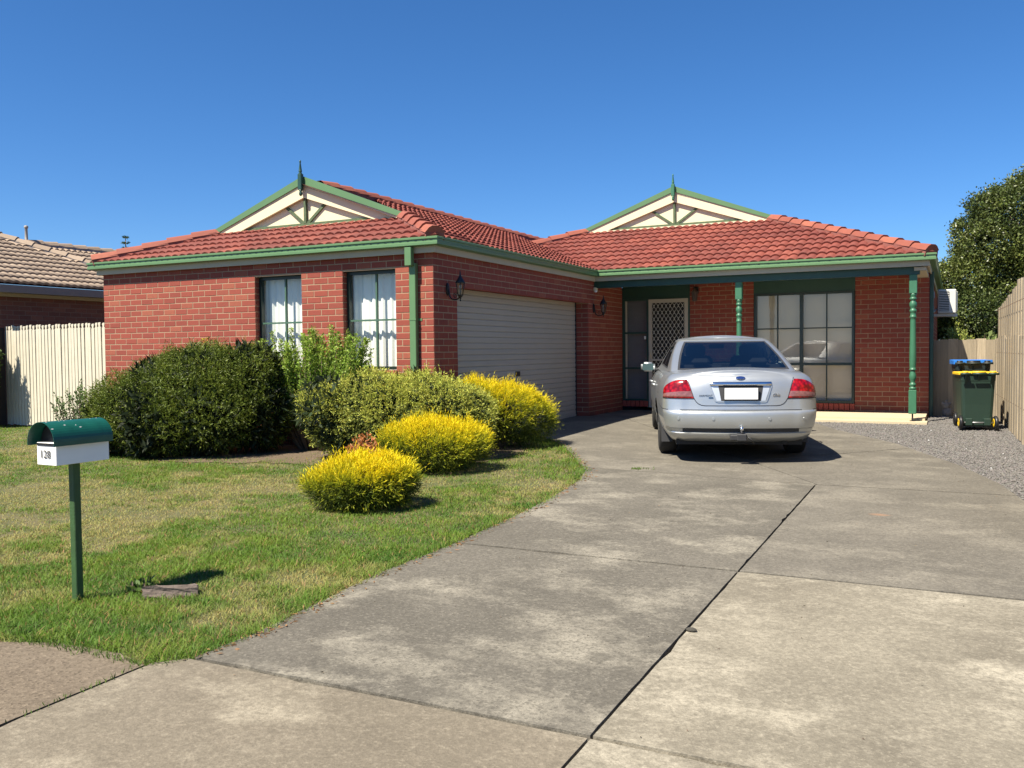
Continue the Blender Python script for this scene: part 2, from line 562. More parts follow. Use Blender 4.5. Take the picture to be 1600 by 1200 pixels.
for cuts, mt in (
        ([YL_(-6.78), XL_(4.8)], C_TAN), ([YL_(-6.78), XG_(4.8)], C_PALE),
        ([YG_(-6.78), YL_(-4.33), XL_(4.8)], C_DARK), ([YG_(-6.78), YL_(-4.33), XG_(4.8)], C_PALE),
        ([YG_(-4.33), XL_(4.8), hp(J4a, J4b, False)], C_DARK), ([YG_(-4.33), XG_(4.8), YL_(-0.95)], C_MID),
        ([hp(J4a, J4b, True), hp(J5a, J5b, True)], C_MID),
        ([YG_(-0.95), hp(J5a, J5b, False), hp(J6a, J6b, False)], C_MID),
        ([YG_(-0.95), hp(J5a, J5b, False), hp(J6a, J6b, True)], C_MID)):
    pp = DRIVE
    for c in cuts:
        pp = poly_clip(pp, *c)
    sheet('concrete_slab', rough_edge(pp, len(pp) + int(100 * abs(pp[0][0]))), mt, 0.0, parent=drive, thick=0.03)

PATH = [(-14, -8.55), (2.73 - 0.02, -8.55), (2.73 - 0.02, -6.93), (2.5, -6.87), (2.05, -6.9), (1.75, -7.02), (-14, -7.0)]
path = sheet('footpath', PATH, MATS['joint_dirt'], -0.035)
for x1 in np.arange(2.71, -13, -1.9):
    pp = poly_clip(poly_clip(PATH, -1, 0, x1), 1, 0, -(x1 - 1.888))
    if len(pp) > 2:
        sheet('concrete_slab', pp, C_PEB, -0.002, parent=path, thick=0.03)

LAWN = [(-14, -6.98)] + [(1.75, -7.0), (2.05, -6.88), (2.5, -6.85), (2.72, -6.93)] + LAWN_EDGE + [(0.02, 2.1), (0.02, -0.02), (-6.1, -0.02), (-6.1, 0.75), (-14, 0.75)]
m, nt, b, o = nodes('turf_soil')
p_ = wpos(nt)
c_ = mix(nt, ramp(nt, noise(nt, p_, 2.2, 8.0, 0.75), [(0.38, 0.0), (0.62, 1.0)]), (0.060, 0.085, 0.022), (0.17, 0.135, 0.065))
c_ = mix(nt, ramp(nt, noise(nt, p_, 60.0, 4.0, 0.7), [(0.3, 0.6), (0.7, 0.0)]), c_, (0.045, 0.05, 0.02))
nt.links.new(c_, b.inputs['Base Color']); b.inputs['Roughness'].default_value = 0.95
bump(nt, b, noise(nt, p_, 70.0, 4.0), 0.8, 0.02)
sheet('lawn', LAWN, m, -0.012)

BED = wobble([(-6.0, -0.05), (-5.4, -0.9), (-4.6, -1.45), (-3.5, -1.75), (-2.5, -1.9), (-1.6, -1.55), (-0.9, -1.55), (-0.2, -1.5), (0.4, -1.35), (0.9, -0.9), (1.15, -0.2), (1.0, 0.7), (0.7, 1.2), (0.04, 1.7), (0.04, -0.04), (-6.0, -0.05)], 0.08, 6, 5)[:-1]
m, nt, b, o = nodes('garden_bed_soil')
p_ = wpos(nt)
c_ = mix(nt, noise(nt, p_, 9.0, 7.0, 0.75), (0.075, 0.052, 0.033), (0.20, 0.145, 0.09))
nt.links.new(c_, b.inputs['Base Color']); b.inputs['Roughness'].default_value = 0.95
bump(nt, b, noise(nt, p_, 40.0, 5.0, 0.7), 0.9, 0.03)
sheet('garden_bed', BED, m, -0.004)

GRAVEL = [(6.62, -9.9), (9.0, -9.9), (9.0, 9.5), (5.5, 9.5), (5.6, 5.4), (3.0, 5.46), (3.94, 5.19), (4.45, 4.08), (5.31, 2.63), (6.03, 0.83), (6.35, -0.29), (6.5, -1.18), (6.62, -2.4)]
m, nt, b, o = nodes('gravel_bed')
p_ = wpos(nt)
vo = N(nt, 'ShaderNodeTexVoronoi'); vo.inputs['Scale'].default_value = 70.0
nt.links.new(p_, vo.inputs['Vector'])
sc_ = N(nt, 'ShaderNodeSeparateColor'); nt.links.new(vo.outputs['Color'], sc_.inputs[0])
c_ = ramp(nt, sc_.outputs[0], [(0.0, (0.07, 0.066, 0.062)), (0.6, (0.16, 0.15, 0.14)), (1.0, (0.26, 0.245, 0.23))])
nt.links.new(c_, b.inputs['Base Color']); b.inputs['Roughness'].default_value = 0.95
bump(nt, b, vo.outputs['Distance'], 1.0, 0.02)
sheet('gravel_ground', GRAVEL, m, -0.02)

# ------------------------------------------------------------------ the house
HOUSE = empty('house', (-3.0, 0.0, 0.0), 'single storey red brick house with terracotta tiled roof and green gutters', 'house')
CZ = -0.012                                  # level of a bed joint
CH, BL = 0.086, 0.24                         # course height, brick length with joint

def brick_mesh(w, h=0.0764, d=0.02, c=0.004):
    """front face towards -Y, x centred, z centred, back at y=0"""
    mb = MB()
    x, z = w / 2, h / 2
    vs = [(-x, 0, -z), (x, 0, -z), (x, 0, z), (-x, 0, z), (-x, -d + c, -z), (x, -d + c, -z), (x, -d + c, z), (-x, -d + c, z),
          (-x + c, -d, -z + c), (x - c, -d, -z + c), (x - c, -d, z - c), (-x + c, -d, z - c)]
    fs = []
    for k in range(4):
        n = (k + 1) % 4
        fs.append((k, n, 4 + n, 4 + k)); fs.append((4 + k, 4 + n, 8 + n, 8 + k))
    fs.append((8, 9, 10, 11))
    mb.add(vs, fs)
    return mb

BM_CACHE = {}
def brick_me(w):
    k = round(w, 3)
    if k not in BM_CACHE:
        BM_CACHE[k] = brick_mesh(k).mesh('brick', M_BRICK)
    return BM_CACHE[k]

def set_tint(me, vals):
    a = me.attributes.new('tint', 'FLOAT', 'FACE')
    a.data.foreach_set('value', vals)

class Wall:
    """a brick wall face. o = origin, u = along, n = outward normal"""
    def __init__(self, name, o, u, n, length, z0, z1, openings, start=0.0, parent=HOUSE, label=None):
        self.o = Vector(o); self.u = Vector(u); self.n = Vector(n)
        self.len = length; self.z0 = z0; self.z1 = z1; self.op = openings; self.start = start
        # mortar backing: rectangles between the openings
        mb = MB()
        us = sorted({0.0, length} | {v for q in openings for v in q[:2]})
        zs = sorted({z0, z1} | {min(max(v, z0), z1) for q in openings for v in q[2:4]})
        for i in range(len(us) - 1):
            for j in range(len(zs) - 1):
                cu, cz = (us[i] + us[i + 1]) / 2, (zs[j] + zs[j + 1]) / 2
                if any(q[0] < cu < q[1] and q[2] < cz < q[3] for q in openings) or zs[j + 1] - zs[j] < 1e-6:
                    continue
                c = [self.pt(us[i], zs[j], 0.0005), self.pt(us[i + 1], zs[j], 0.0005), self.pt(us[i + 1], zs[j + 1], 0.0005), self.pt(us[i], zs[j + 1], 0.0005)]
                mb.add(c, [(0, 1, 2, 3)])
        self.obj = fixn(mb.build(name, M_MORTAR, parent))
        self.bricks = []
        k0 = math.floor((z0 - CZ) / CH)
        k = k0
        while CZ + k * CH < z1 - 0.01:
            za, zb = max(CZ + k * CH + 0.0048, z0), min(CZ + (k + 1) * CH - 0.0048, z1)
            k += 1
            if zb - za < 0.02:
                continue
            off = (0.0 if k % 2 else BL / 2) + start
            edges = sorted({0.0, length} | {v for q in openings if q[2] < zb - 0.02 and q[3] > za + 0.02 for v in q[:2]})
            segs = []
            for i in range(len(edges) - 1):
                mid = (edges[i] + edges[i + 1]) / 2
                if not any(q[0] < mid < q[1] and q[2] < zb - 0.02 and q[3] > za + 0.02 for q in openings):
                    segs.append((edges[i], edges[i + 1]))
            for a, b in segs:
                cuts = [a]
                j = math.ceil((a - off) / BL)
                while off + j * BL < b:
                    x = off + j * BL
                    if x - cuts[-1] > 0.05 and b - x > 0.05:
                        cuts.append(x)
                    j += 1
                cuts.append(b)
                for i in range(len(cuts) - 1):
                    l = cuts[i] + (0.0048 if i else 0.0); r = cuts[i + 1] - (0.0048 if i < len(cuts) - 2 else 0.0)
                    self.bricks.append((l, r, za, zb))
    def pt(self, u, z, d=0.0):
        p = self.o + self.u * u + self.n * d
        return (p.x, p.y, z)
    def place(self, want):
        """want(l,r,za,zb) -> True: an object of its own; the rest becomes one mesh"""
        rest = []; single = 0
        rot = Matrix((self.u, -self.n, Vector((0, 0, 1)))).transposed().to_quaternion()
        rr = random.Random(len(self.bricks))
        for l, r, za, zb in self.bricks:
            if want(l, r, za, zb) and abs((zb - za) - 0.0764) < 0.002:
                p = self.pt((l + r) / 2, (za + zb) / 2, -0.016 + rr.uniform(-0.0015, 0.0015))
                inst('brick', brick_me(r - l), self.obj, p, rot)
                single += 1
            else:
                rest.append((l, r, za, zb))
        if rest:
            mb = MB(); tv = []
            for l, r, za, zb in rest:
                q = brick_mesh(r - l, zb - za)
                d = -0.016 + rr.uniform(-0.0015, 0.0015)
                ctr = self.pt((l + r) / 2, (za + zb) / 2, d)
                mb.add([Vector(ctr) + self.u * v[0] - self.n * v[1] + Vector((0, 0, v[2])) for v in q.v], q.f)
                tv += [rr.random()] * len(q.f)
            o = mb.build('bricks', M_BRICKS, self.obj, kind='stuff')
            set_tint(o.data, tv)
        return single

ZT = 2.475                                   # top of the brickwork
WIN = [(-2.985, -2.137), (-1.432, -0.577)]   # front windows
front = Wall('front_wall', (-6.12, 0, 0), (1, 0, 0), (0, -1, 0), 6.12, -0.2, ZT, [(a + 6.12, b + 6.12, 0.965, 2.29) for a, b in WIN])
NS = front.place(lambda l, r, a, b: a > (1.11 if l < 2.9 else 1.0 if l < 4.7 else 0.93))
GD0, GD1, GDT = 0.60, 5.36, 2.075
gar = Wall('garage_wall', (0, 0, 0), (0, 1, 0), (1, 0, 0), 7.2, -0.2, ZT, [(GD0, GD1, -0.5, GDT)], start=0.12)
gar.place(lambda *a: False)
rev = Wall('garage_reveal', (-0.245, GD1, 0), (1, 0, 0), (0, -1, 0), 0.239, -0.2, GDT, [], start=0.0)
rev.place(lambda *a: False)
ent = Wall('entry_wall', (0.0, 7.2, 0), (1, 0, 0), (0, -1, 0), 5.58, -0.1, ZT, [(0.0, 1.385, -0.2, 2.6), (2.60, 4.385, 0.075, 2.6)], start=0.04)
ent.place(lambda *a: False)
rgt = Wall('side_wall', (5.58, 7.2, 0), (0, 1, 0), (1, 0, 0), 9.0, -0.1, ZT, [])
rgt.place(lambda *a: False)
# window reveals of the front wall, brick lintel undersides, inner linings
for a, b in WIN:
    for x, n in ((a, 1), (b, -1)):
        w = Wall('window_reveal', (x, 0.0, 0), (0, 1, 0), (n, 0, 0), 0.11, 0.965, 2.29, [], start=0.0)
        w.place(lambda *q: False)
    MB().box(a, b, 0.005, 0.12, 2.292, 2.33).build('lintel', M_FRAME, HOUSE)
    MB().box(a - 0.01, b + 0.01, -0.03, 0.13, 0.90, 0.962).build('window_sill', paint('brick_sill', (0.33, 0.065, 0.045), 0.85, 0.3, 12.0), HOUSE)
MB().box(-0.24, -0.007, GD0, GD1, GDT + 0.003, GDT + 0.06).build('lintel', MATS['brick_sill'], HOUSE)
# walls nobody sees close the volume so that no light leaks through
shell = MB()
shell.box(-6.12, -6.02, 0.12, 15.9, -0.2, ZT).box(-6.0, -0.4, 15.9, 16.0, -0.2, ZT).box(-0.4, 5.5, 16.0, 16.1, -0.2, ZT)
shell.build('rear_wall', M_MORTAR, HOUSE)
# rooms behind the openings: dark boxes
room = MB()
for x0, x1, y0, y1 in ((-6.0, -0.3, 0.55, 0.60), (0.0, 5.5, 8.3, 8.35), (-0.35, -0.33, 0.6, 8.3)):
    room.box(x0, x1, y0, y1, -0.1, 2.44)
room.box(-6.0, -0.3, 0.32, 7.3, 2.44, 2.46).box(-6.0, 5.5, 7.36, 8.3, 2.44, 2.46)
room.box(-6.0, 5.5, 7.3, 8.3, -0.08, 0.0).box(5.45, 5.5, 7.3, 8.3, -0.1, 2.44)
room.build('interior_lining', M_DARK, HOUSE)

# --- front windows
def front_window(x0, x1, z0, z1, y, vb, hb):
    w = empty('window', ((x0 + x1) / 2, y, z0), parent=HOUSE)
    f = MB()
    t = 0.042
    f.box(x0, x0 + t, y, y + 0.06, z0, z1).box(x1 - t, x1, y, y + 0.06, z0, z1)
    f.box(x0 + t, x1 - t, y, y + 0.06, z0, z0 + t).box(x0 + t, x1 - t, y, y + 0.06, z1 - t, z1)
    f.build('frame', M_FRAME, w)
    g = MB()
    for x in vb:
        g.box(x - 0.012, x + 0.012, y + 0.012, y + 0.045, z0 + t, z1 - t)
    for z in hb:
        g.box(x0 + t, x1 - t, y + 0.010, y + 0.047, z - 0.012, z + 0.012)
    g.build('glazing_bar', paint('green_glazing_bar', (0.06, 0.12, 0.08), 0.45), w)
    xs = [x0 + t] + vb + [x1 - t]; zs = [z0 + t] + hb + [z1 - t]
    for i in range(len(xs) - 1):
        for j in range(len(zs) - 1):
            MB().add([(xs[i], y + 0.03, zs[j]), (xs[i + 1], y + 0.03, zs[j]), (xs[i + 1], y + 0.03, zs[j + 1]), (xs[i], y + 0.03, zs[j + 1])], [(0, 1, 2, 3)]).build('pane', M_GLASS, w)
    return w

def curtain(x0, x1, z0, z1, y, seed, label):
    rr = random.Random(seed)
    ph = [rr.uniform(0, 6.28) for _ in range(4)]
    def fn(u, v):
        x = x0 + u * (x1 - x0)
        a = 0.013 + 0.014 * (math.sin(5 * u + ph[0]) * 0.5 + 0.5)
        d = a * math.sin(u * 46 + 3.0 * math.sin(4 * u + ph[1])) + 0.008 * math.sin(u * 97 + ph[2])
        return (x, y + d * (0.6 + 0.4 * (1 - v)), z0 + v * (z1 - z0))
    mb = MB().grid(fn, 110, 6)
    return mb.build('curtain', M_CURT, None, at=((x0 + x1) / 2, y, z0), label=label, cat='curtain', group='curtains in the front windows')

m, nt, b, o = nodes('white_curtain')
b.inputs['Base Color'].default_value = (0.72, 0.74, 0.69, 1)
b.inputs['Roughness'].default_value = 0.9
M_CURT = m
for i, (a, b_) in enumerate(WIN):
    mid = (a + b_) / 2
    front_window(a + 0.004, b_ - 0.004, 0.967, 2.288, 0.085, [mid + 0.05], [1.63])
    curtain(a - 0.15, b_ + 0.15, 0.9, 2.42, 0.24, i + 2, ['white pleated curtain behind the front window nearer the picket fence', 'white pleated curtain behind the front window beside the downpipe'][i])

# --- garage roller door
gd = empty('garage_door', (-0.25, 3.0, 0.0), parent=HOUSE)
prof = []
z = 0.03
while z < GDT - 0.002:
    for dz, dx in ((0.0, 0.003), (0.007, 0.014), (0.020, 0.017), (0.066, 0.017), (0.079, 0.014)):
        prof.append((dx, min(z + dz, GDT)))
    z += 0.086
door = MB()
vs = []
for x, z in prof:
    vs += [(-0.262 + x, GD0 - 0.1, z), (-0.262 + x, GD1 - 0.03, z)]
door.add(vs, [(2 * i, 2 * i + 1, 2 * i + 3, 2 * i + 2) for i in range(len(prof) - 1)])
M_ROLL = paint('beige_roller_door', (0.43, 0.38, 0.31), 0.38, 0.07, 2.0)
fixn(door.build('curtain', M_ROLL, gd))
MB().box(-0.27, -0.238, GD0 - 0.05, GD1 - 0.03, -0.01, 0.035).build('bottom_rail', M_ROLL, gd)
MB().box(-0.30, -0.235, GD1 - 0.028, GD1 - 0.004, 0.0, GDT).build('guide_track', M_BLACK, gd)
MB().box(-0.246, -0.233, 2.84, 2.99, 0.80, 0.875).build('lock', M_BLACK, gd)
MB().box(-0.40, -0.30, GD0 - 0.4, GD1 + 0.3, -0.1, 2.44).build('backing', M_DARK, gd)

# --- gutter, fascia and soffit
def run(name, pa, pb, n, prof, mat, mi=0, mj=0):
    """sweep a profile [(out, z)] from pa to pb (2-D), outward normal n; mi/mj = mitre sign at each end"""
    d = Vector((pb[0] - pa[0], pb[1] - pa[1])).normalized()
    vs = []
    for (base, mt, s) in ((pa, mi, -1), (pb, mj, 1)):
        for o_, z_ in prof:
            e = o_ * mt * s
            vs.append((base[0] + n[0] * o_ + d.x * e, base[1] + n[1] * o_ + d.y * e, z_))
    k = len(prof)
    fs = [(i, (i + 1) % k, k + (i + 1) % k, k + i) for i in range(k)] + [tuple(range(k)), tuple(range(k, 2 * k))[::-1]]
    return fixn(MB().add(vs, fs).build(name, mat, HOUSE))
GB = [(0.07, 2.545), (0.150, 2.545), (0.165, 2.553), (0.165, 2.585), (0.157, 2.590), (0.157, 2.620), (0.171, 2.626), (0.171, 2.648), (0.159, 2.654), (0.147, 2.648), (0.147, 2.570), (0.07, 2.570)]
FB = [(0.045, 2.462), (0.0685, 2.462), (0.0685, 2.60), (0.045, 2.60)]
SB = [(-0.02, 2.476), (0.046, 2.476), (0.046, 2.49), (-0.02, 2.49)]
RUNS = [((-6.12, 0), (0, 0), (0, -1), 1, 1), ((0, 0), (0, 5.6), (1, 0), 1, -1), ((0, 5.6), (5.55, 5.6), (0, -1), -1, 1), ((5.55, 5.6), (5.55, 16), (1, 0), 1, 0), ((-6.12, 15), (-6.12, 0), (-1, 0), 0, 1)]
for pa, pb, n, mi, mj in RUNS:
    run('gutter', pa, pb, n, GB, M_GREEN, mi, mj)
    run('fascia', pa, pb, n, FB, M_FASCIA, mi, mj)
    run('soffit', pa, pb, n, SB, M_FASCIA, mi, mj)
for (x0, x1, y) in ((-6.27, 0.13, -0.157), (0.3, 5.67, 5.443)):
    sl = MB()
    x = x0
    while x < x1:
        sl.box(x, x + 0.035, y - 0.0015, y + 0.02, 2.602, 2.609)
        x += 0.115 if x1 < 1 else 0.16
    sl.build('overflow_slots', M_BLACK, HOUSE, kind='stuff')
# downpipe
dp = empty('downpipe', (-0.25, -0.05, 0.0), parent=HOUSE)
MB().cbox(-0.335, -0.235, -0.155, -0.08, 2.30, 2.54, 0.006).build('offset_box', M_GREEN, dp)
MB().cbox(-0.318, -0.222, -0.082, -0.012, -0.08, 2.34, 0.006).build('pipe', M_GREEN, dp)
MB().box(-0.322, -0.218, -0.086, -0.004, 1.605, 1.625).box(-0.225, -0.17, -0.012, 0.0, 1.600, 1.63).build('bracket', M_GREEN, dp)

# --- veranda
MB().box(0.012, 5.48, 5.64, 5.73, 2.345, 2.474).build('veranda_beam', M_DKGREEN, HOUSE)
MB().box(0.012, 5.545, 5.735, 7.18, 2.455, 2.47).build('veranda_ceiling', M_FASCIA, HOUSE)
MB().box(5.40, 5.57, 5.60, 7.19, 2.40, 2.453).build('veranda_beam', M_FASCIA, HOUSE)
M_SLAB = paint('cream_slab_paint', (0.50, 0.42, 0.28), 0.7, 0.12, 3.0, bmp=0.15)
MB().box(1.45, 5.56, 5.82, 7.19, -0.05, 0.055).build('veranda_slab', M_SLAB, HOUSE)
MB().prism([(3.05, 5.47), (5.60, 5.47), (5.60, 5.817), (1.45, 5.817)], 'z', -0.06, 0.022).build('slab_edge', M_SLAB, HOUSE)
PX = [2.655, 5.385]
SQ = 0.057
for px in PX:
    po = empty('veranda_post', (px, 5.685, 0.0), parent=HOUSE)
    c = (px, 5.685, 0)
    MB().cbox(px - SQ, px + SQ, 5.685 - SQ, 5.685 + SQ, 0.14, 0.52, 0.006).build('post_foot', M_POST, po)
    q = [(0.040, 0.52), (0.054, 0.535), (0.054, 0.555), (0.040, 0.565), (0.036, 0.575), (0.050, 0.59), (0.052, 0.615), (0.034, 0.63), (0.030, 0.645), (0.044, 0.68), (0.053, 0.72), (0.050, 0.76), (0.038, 0.81), (0.036, 0.83), (0.054, 0.836), (0.054, 0.85), (0.043, 0.856), (0.048, 0.89), (0.052, 1.0), (0.050, 1.15), (0.045, 1.4), (0.042, 1.62), (0.042, 1.66), (0.050, 1.668), (0.050, 1.688), (0.043, 1.695), (0.043, 1.75), (0.053, 1.762), (0.053, 1.785), (0.040, 1.80), (0.036, 1.815), (0.052, 1.84), (0.056, 1.87), (0.052, 1.90), (0.036, 1.93), (0.034, 1.94), (0.053, 1.955), (0.053, 1.975), (0.040, 1.985), (0.044, 2.0), (0.052, 2.02), (0.055, 2.05)]
    MB().lathe(q, c, 20).build('turned_shaft', M_POST, po)
    MB().cbox(px - SQ, px + SQ, 5.685 - SQ, 5.685 + SQ, 2.045, 2.343, 0.006).build('post_head', M_POST, po)
    MB().box(px - 0.012, px + 0.012, 5.675, 5.695, 0.02, 0.14).box(px - 0.04, px + 0.04, 5.65, 5.72, 0.022, 0.03).build('stirrup', M_BLACK, po)

# --- entry: sidelight, door and screen door
en = empty('entry_door', (0.96, 7.2, 0.05), parent=HOUSE)
MB().box(0.01, 1.38, 7.205, 7.28, 2.215, 2.46).build('header_panel', M_DKGREEN, HOUSE)
f = MB()
f.box(0.012, 0.055, 7.19, 7.28, 0.19, 2.213).box(0.515, 0.558, 7.19, 7.28, 0.05, 2.213).box(1.352, 1.383, 7.19, 7.28, 0.05, 2.213)
f.box(0.055, 0.515, 7.19, 7.28, 2.175, 2.213).box(0.558, 1.352, 7.19, 7.28, 2.195, 2.213)
for z in (0.19, 0.82, 1.52):
    f.box(0.055, 0.515, 7.193, 7.275, z, z + 0.035)
f.build('frame', M_DKGREEN, en)
MB().box(0.072, 0.094, 7.196, 7.24, 0.225, 2.175).build('bead', M_FASCIA, en)
for z0, z1 in ((0.225, 0.82), (0.855, 1.52), (1.555, 2.175)):
    MB().add([(0.055, 7.235, z0), (0.515, 7.235, z0), (0.515, 7.235, z1), (0.055, 7.235, z1)], [(0, 1, 2, 3)]).build('pane', M_GLASS, en)
MB().box(0.01, 0.52, 7.36, 7.375, 0.1, 2.3).build('sidelight_blind', paint('grey_blind', (0.17, 0.17, 0.165), 0.9), en)
for k in range(6):
    MB().cbox(0.012 + k * 0.09, 0.092 + k * 0.09, 7.17, 7.28, 0.07, 0.185, 0.004).build('sill_brick', MATS['brick_sill'], en)
MB().box(0.57, 1.345, 7.262, 7.30, 0.06, 2.19).build('door_leaf', paint('dark_door', (0.012, 0.011, 0.010), 0.6), en)
sf = MB()
M_SCR = paint('beige_screen_frame', (0.45, 0.40, 0.33), 0.5)
sf.box(0.562, 0.628, 7.17, 7.20, 0.06, 2.192).box(1.285, 1.350, 7.17, 7.20, 0.06, 2.192).box(0.628, 1.285, 7.17, 7.20, 2.12, 2.192).box(0.628, 1.285, 7.17, 7.20, 0.06, 0.2).box(0.628, 1.285, 7.17, 7.20, 0.98, 1.02)
scr = sf.build('screen_door', M_SCR, en)
gr = MB()
# fleur diamond grille of bars
dx, dz = 0.082, 0.128
nz = int(1.92 / dz); nx = 8
for i in range(nx + 1):
    for j in range(nz):
        x0 = 0.628 + i * dx; z0 = 0.2 + j * dz
        for s in (-1, 1):
            xa, xb = x0, x0 + s * dx / 2
            if not (0.62 <= xb <= 1.29):
                continue
            for (za, zb, p_, q_) in ((z0, z0 + dz / 2, xa, xb), (z0 + dz / 2, z0 + dz, xb, xa)):
                gr.tube([(p_, 7.185, za), (q_, 7.185, zb)], 0.0042, 4, False, False)
        gr.tube([(x0 + dx / 2 if x0 + dx / 2 < 1.285 else x0, 7.185, z0 + dz * 0.3), (x0 + dx / 2 if x0 + dx / 2 < 1.285 else x0, 7.185, z0 + dz * 0.7)], 0.008, 4, True, False)
gr.build('grille', paint('white_grille', (0.50, 0.48, 0.43), 0.5), scr)
MB().box(0.585, 0.607, 7.135, 7.17, 1.05, 1.17).build('handle', M_FASCIA, scr)
MB().box(0.47, 0.50, 7.17, 7.19, 1.41, 1.47).build('doorbell', M_WHITE, HOUSE)

# --- wide veranda window
ww = empty('window', (3.49, 7.2, 0.2), parent=HOUSE)
MB().box(2.60, 4.385, 7.205, 7.29, 2.225, 2.46).build('header_panel', M_DKGREEN, ww)
X0, X1, Z0, Z1 = 2.612, 4.375, 0.20, 2.222
fr = MB()
fr.box(X0, X0 + 0.045, 7.19, 7.28, Z0, Z1).box(X1 - 0.045, X1, 7.19, 7.28, Z0, Z1).box(X0 + 0.045, X1 - 0.045, 7.19, 7.28, Z0, Z0 + 0.045).box(X0 + 0.045, X1 - 0.045, 7.19, 7.28, Z1 - 0.04, Z1)
XM = 3.46
fr.box(XM - 0.03, XM + 0.03, 7.195, 7.27, Z0 + 0.045, Z1 - 0.04)
fr.box(X0 + 0.045, XM - 0.03, 7.197, 7.27, 0.885, 0.935).box(XM + 0.03, X1 - 0.045, 7.197, 7.27, 0.885, 0.935)
fr.build('frame', M_FRAME, ww)
bars = MB()
XB = [3.035, 3.90]
for x in XB:
    bars.box(x - 0.011, x + 0.011, 7.205, 7.25, Z0 + 0.045, Z1 - 0.04)
for a, b_ in ((X0 + 0.045, XM - 0.03), (XM + 0.03, X1 - 0.045)):
    bars.box(a, b_, 7.207, 7.248, 1.555, 1.577)
bars.build('glazing_bar', M_FRAME, ww)
xs = [X0 + 0.045, XB[0], XM, XB[1], X1 - 0.045]; zs = [Z0 + 0.045, 0.91, 1.566, Z1 - 0.04]
for i in range(4):
    for j in range(3):
        MB().add([(xs[i], 7.23, zs[j]), (xs[i + 1], 7.23, zs[j]), (xs[i + 1], 7.23, zs[j + 1]), (xs[i], 7.23, zs[j + 1])], [(0, 1, 2, 3)]).build('pane', M_GLASS, ww)
for k in range(20):
    x = X0 - 0.01 + k * 0.0895
    MB().cbox(x, x + 0.08, 7.165, 7.28, 0.078, 0.196, 0.004).build('sill_brick', MATS['brick_sill'], ww)
M_BLIND = paint('beige_blind', (0.50, 0.45, 0.36), 0.9, 0.05, 2.0)
for k, (a, b_, nm) in enumerate(((2.62, 3.45, 'beige roller blind behind the veranda window half beside the car'), (3.47, 4.37, 'beige roller blind behind the veranda window half nearer the bins'))):
    bl = MB().box(a, b_, 7.33, 7.335, 0.2, 2.3).build('roller_blind', M_BLIND, None, at=((a + b_) / 2, 7.33, 0.2), label=nm, cat='blind', group='blinds in the veranda window')
    MB().box(a, b_, 7.325, 7.34, 0.18, 0.20).build('bottom_bar', M_BLIND, bl)
# ------------------------------------------------------------------ roof
TAN = 0.38
ZE = 2.590                                  # height of the roof plane at the eave line
COSR = 1.0 / math.sqrt(1 + TAN * TAN)
TW, TG = 0.30, 0.325                        # tile cover width, gauge

def tile_verts(w=TW, g=TG, cols=10):
    """one double-roll tile, front edge at y=0, x from 0 to w"""
    mb = MB()
    vs = []
    L = g + 0.03
    for y, lift in ((0.0, 0.036), (L, 0.004)):
        for i in range(cols + 1):
            u = i / cols
            vs.append((u * w, y, lift + 0.033 * abs(math.sin(2 * math.pi * u)) ** 0.8))
    for i in range(cols + 1):
        u = i / cols
        vs.append((u * w, 0.004, 0.036 - 0.034 + 0.018 * abs(math.sin(2 * math.pi * u)) ** 0.8))
    n = cols + 1
    top = [(i, i + 1, n + i + 1, n + i) for i in range(cols)]
    fr = [(2 * n + i, 2 * n + i + 1, i + 1, i) for i in range(cols)]
    mb.add(vs, top, True); mb.f += fr; mb.s += [False] * len(fr)
    return mb

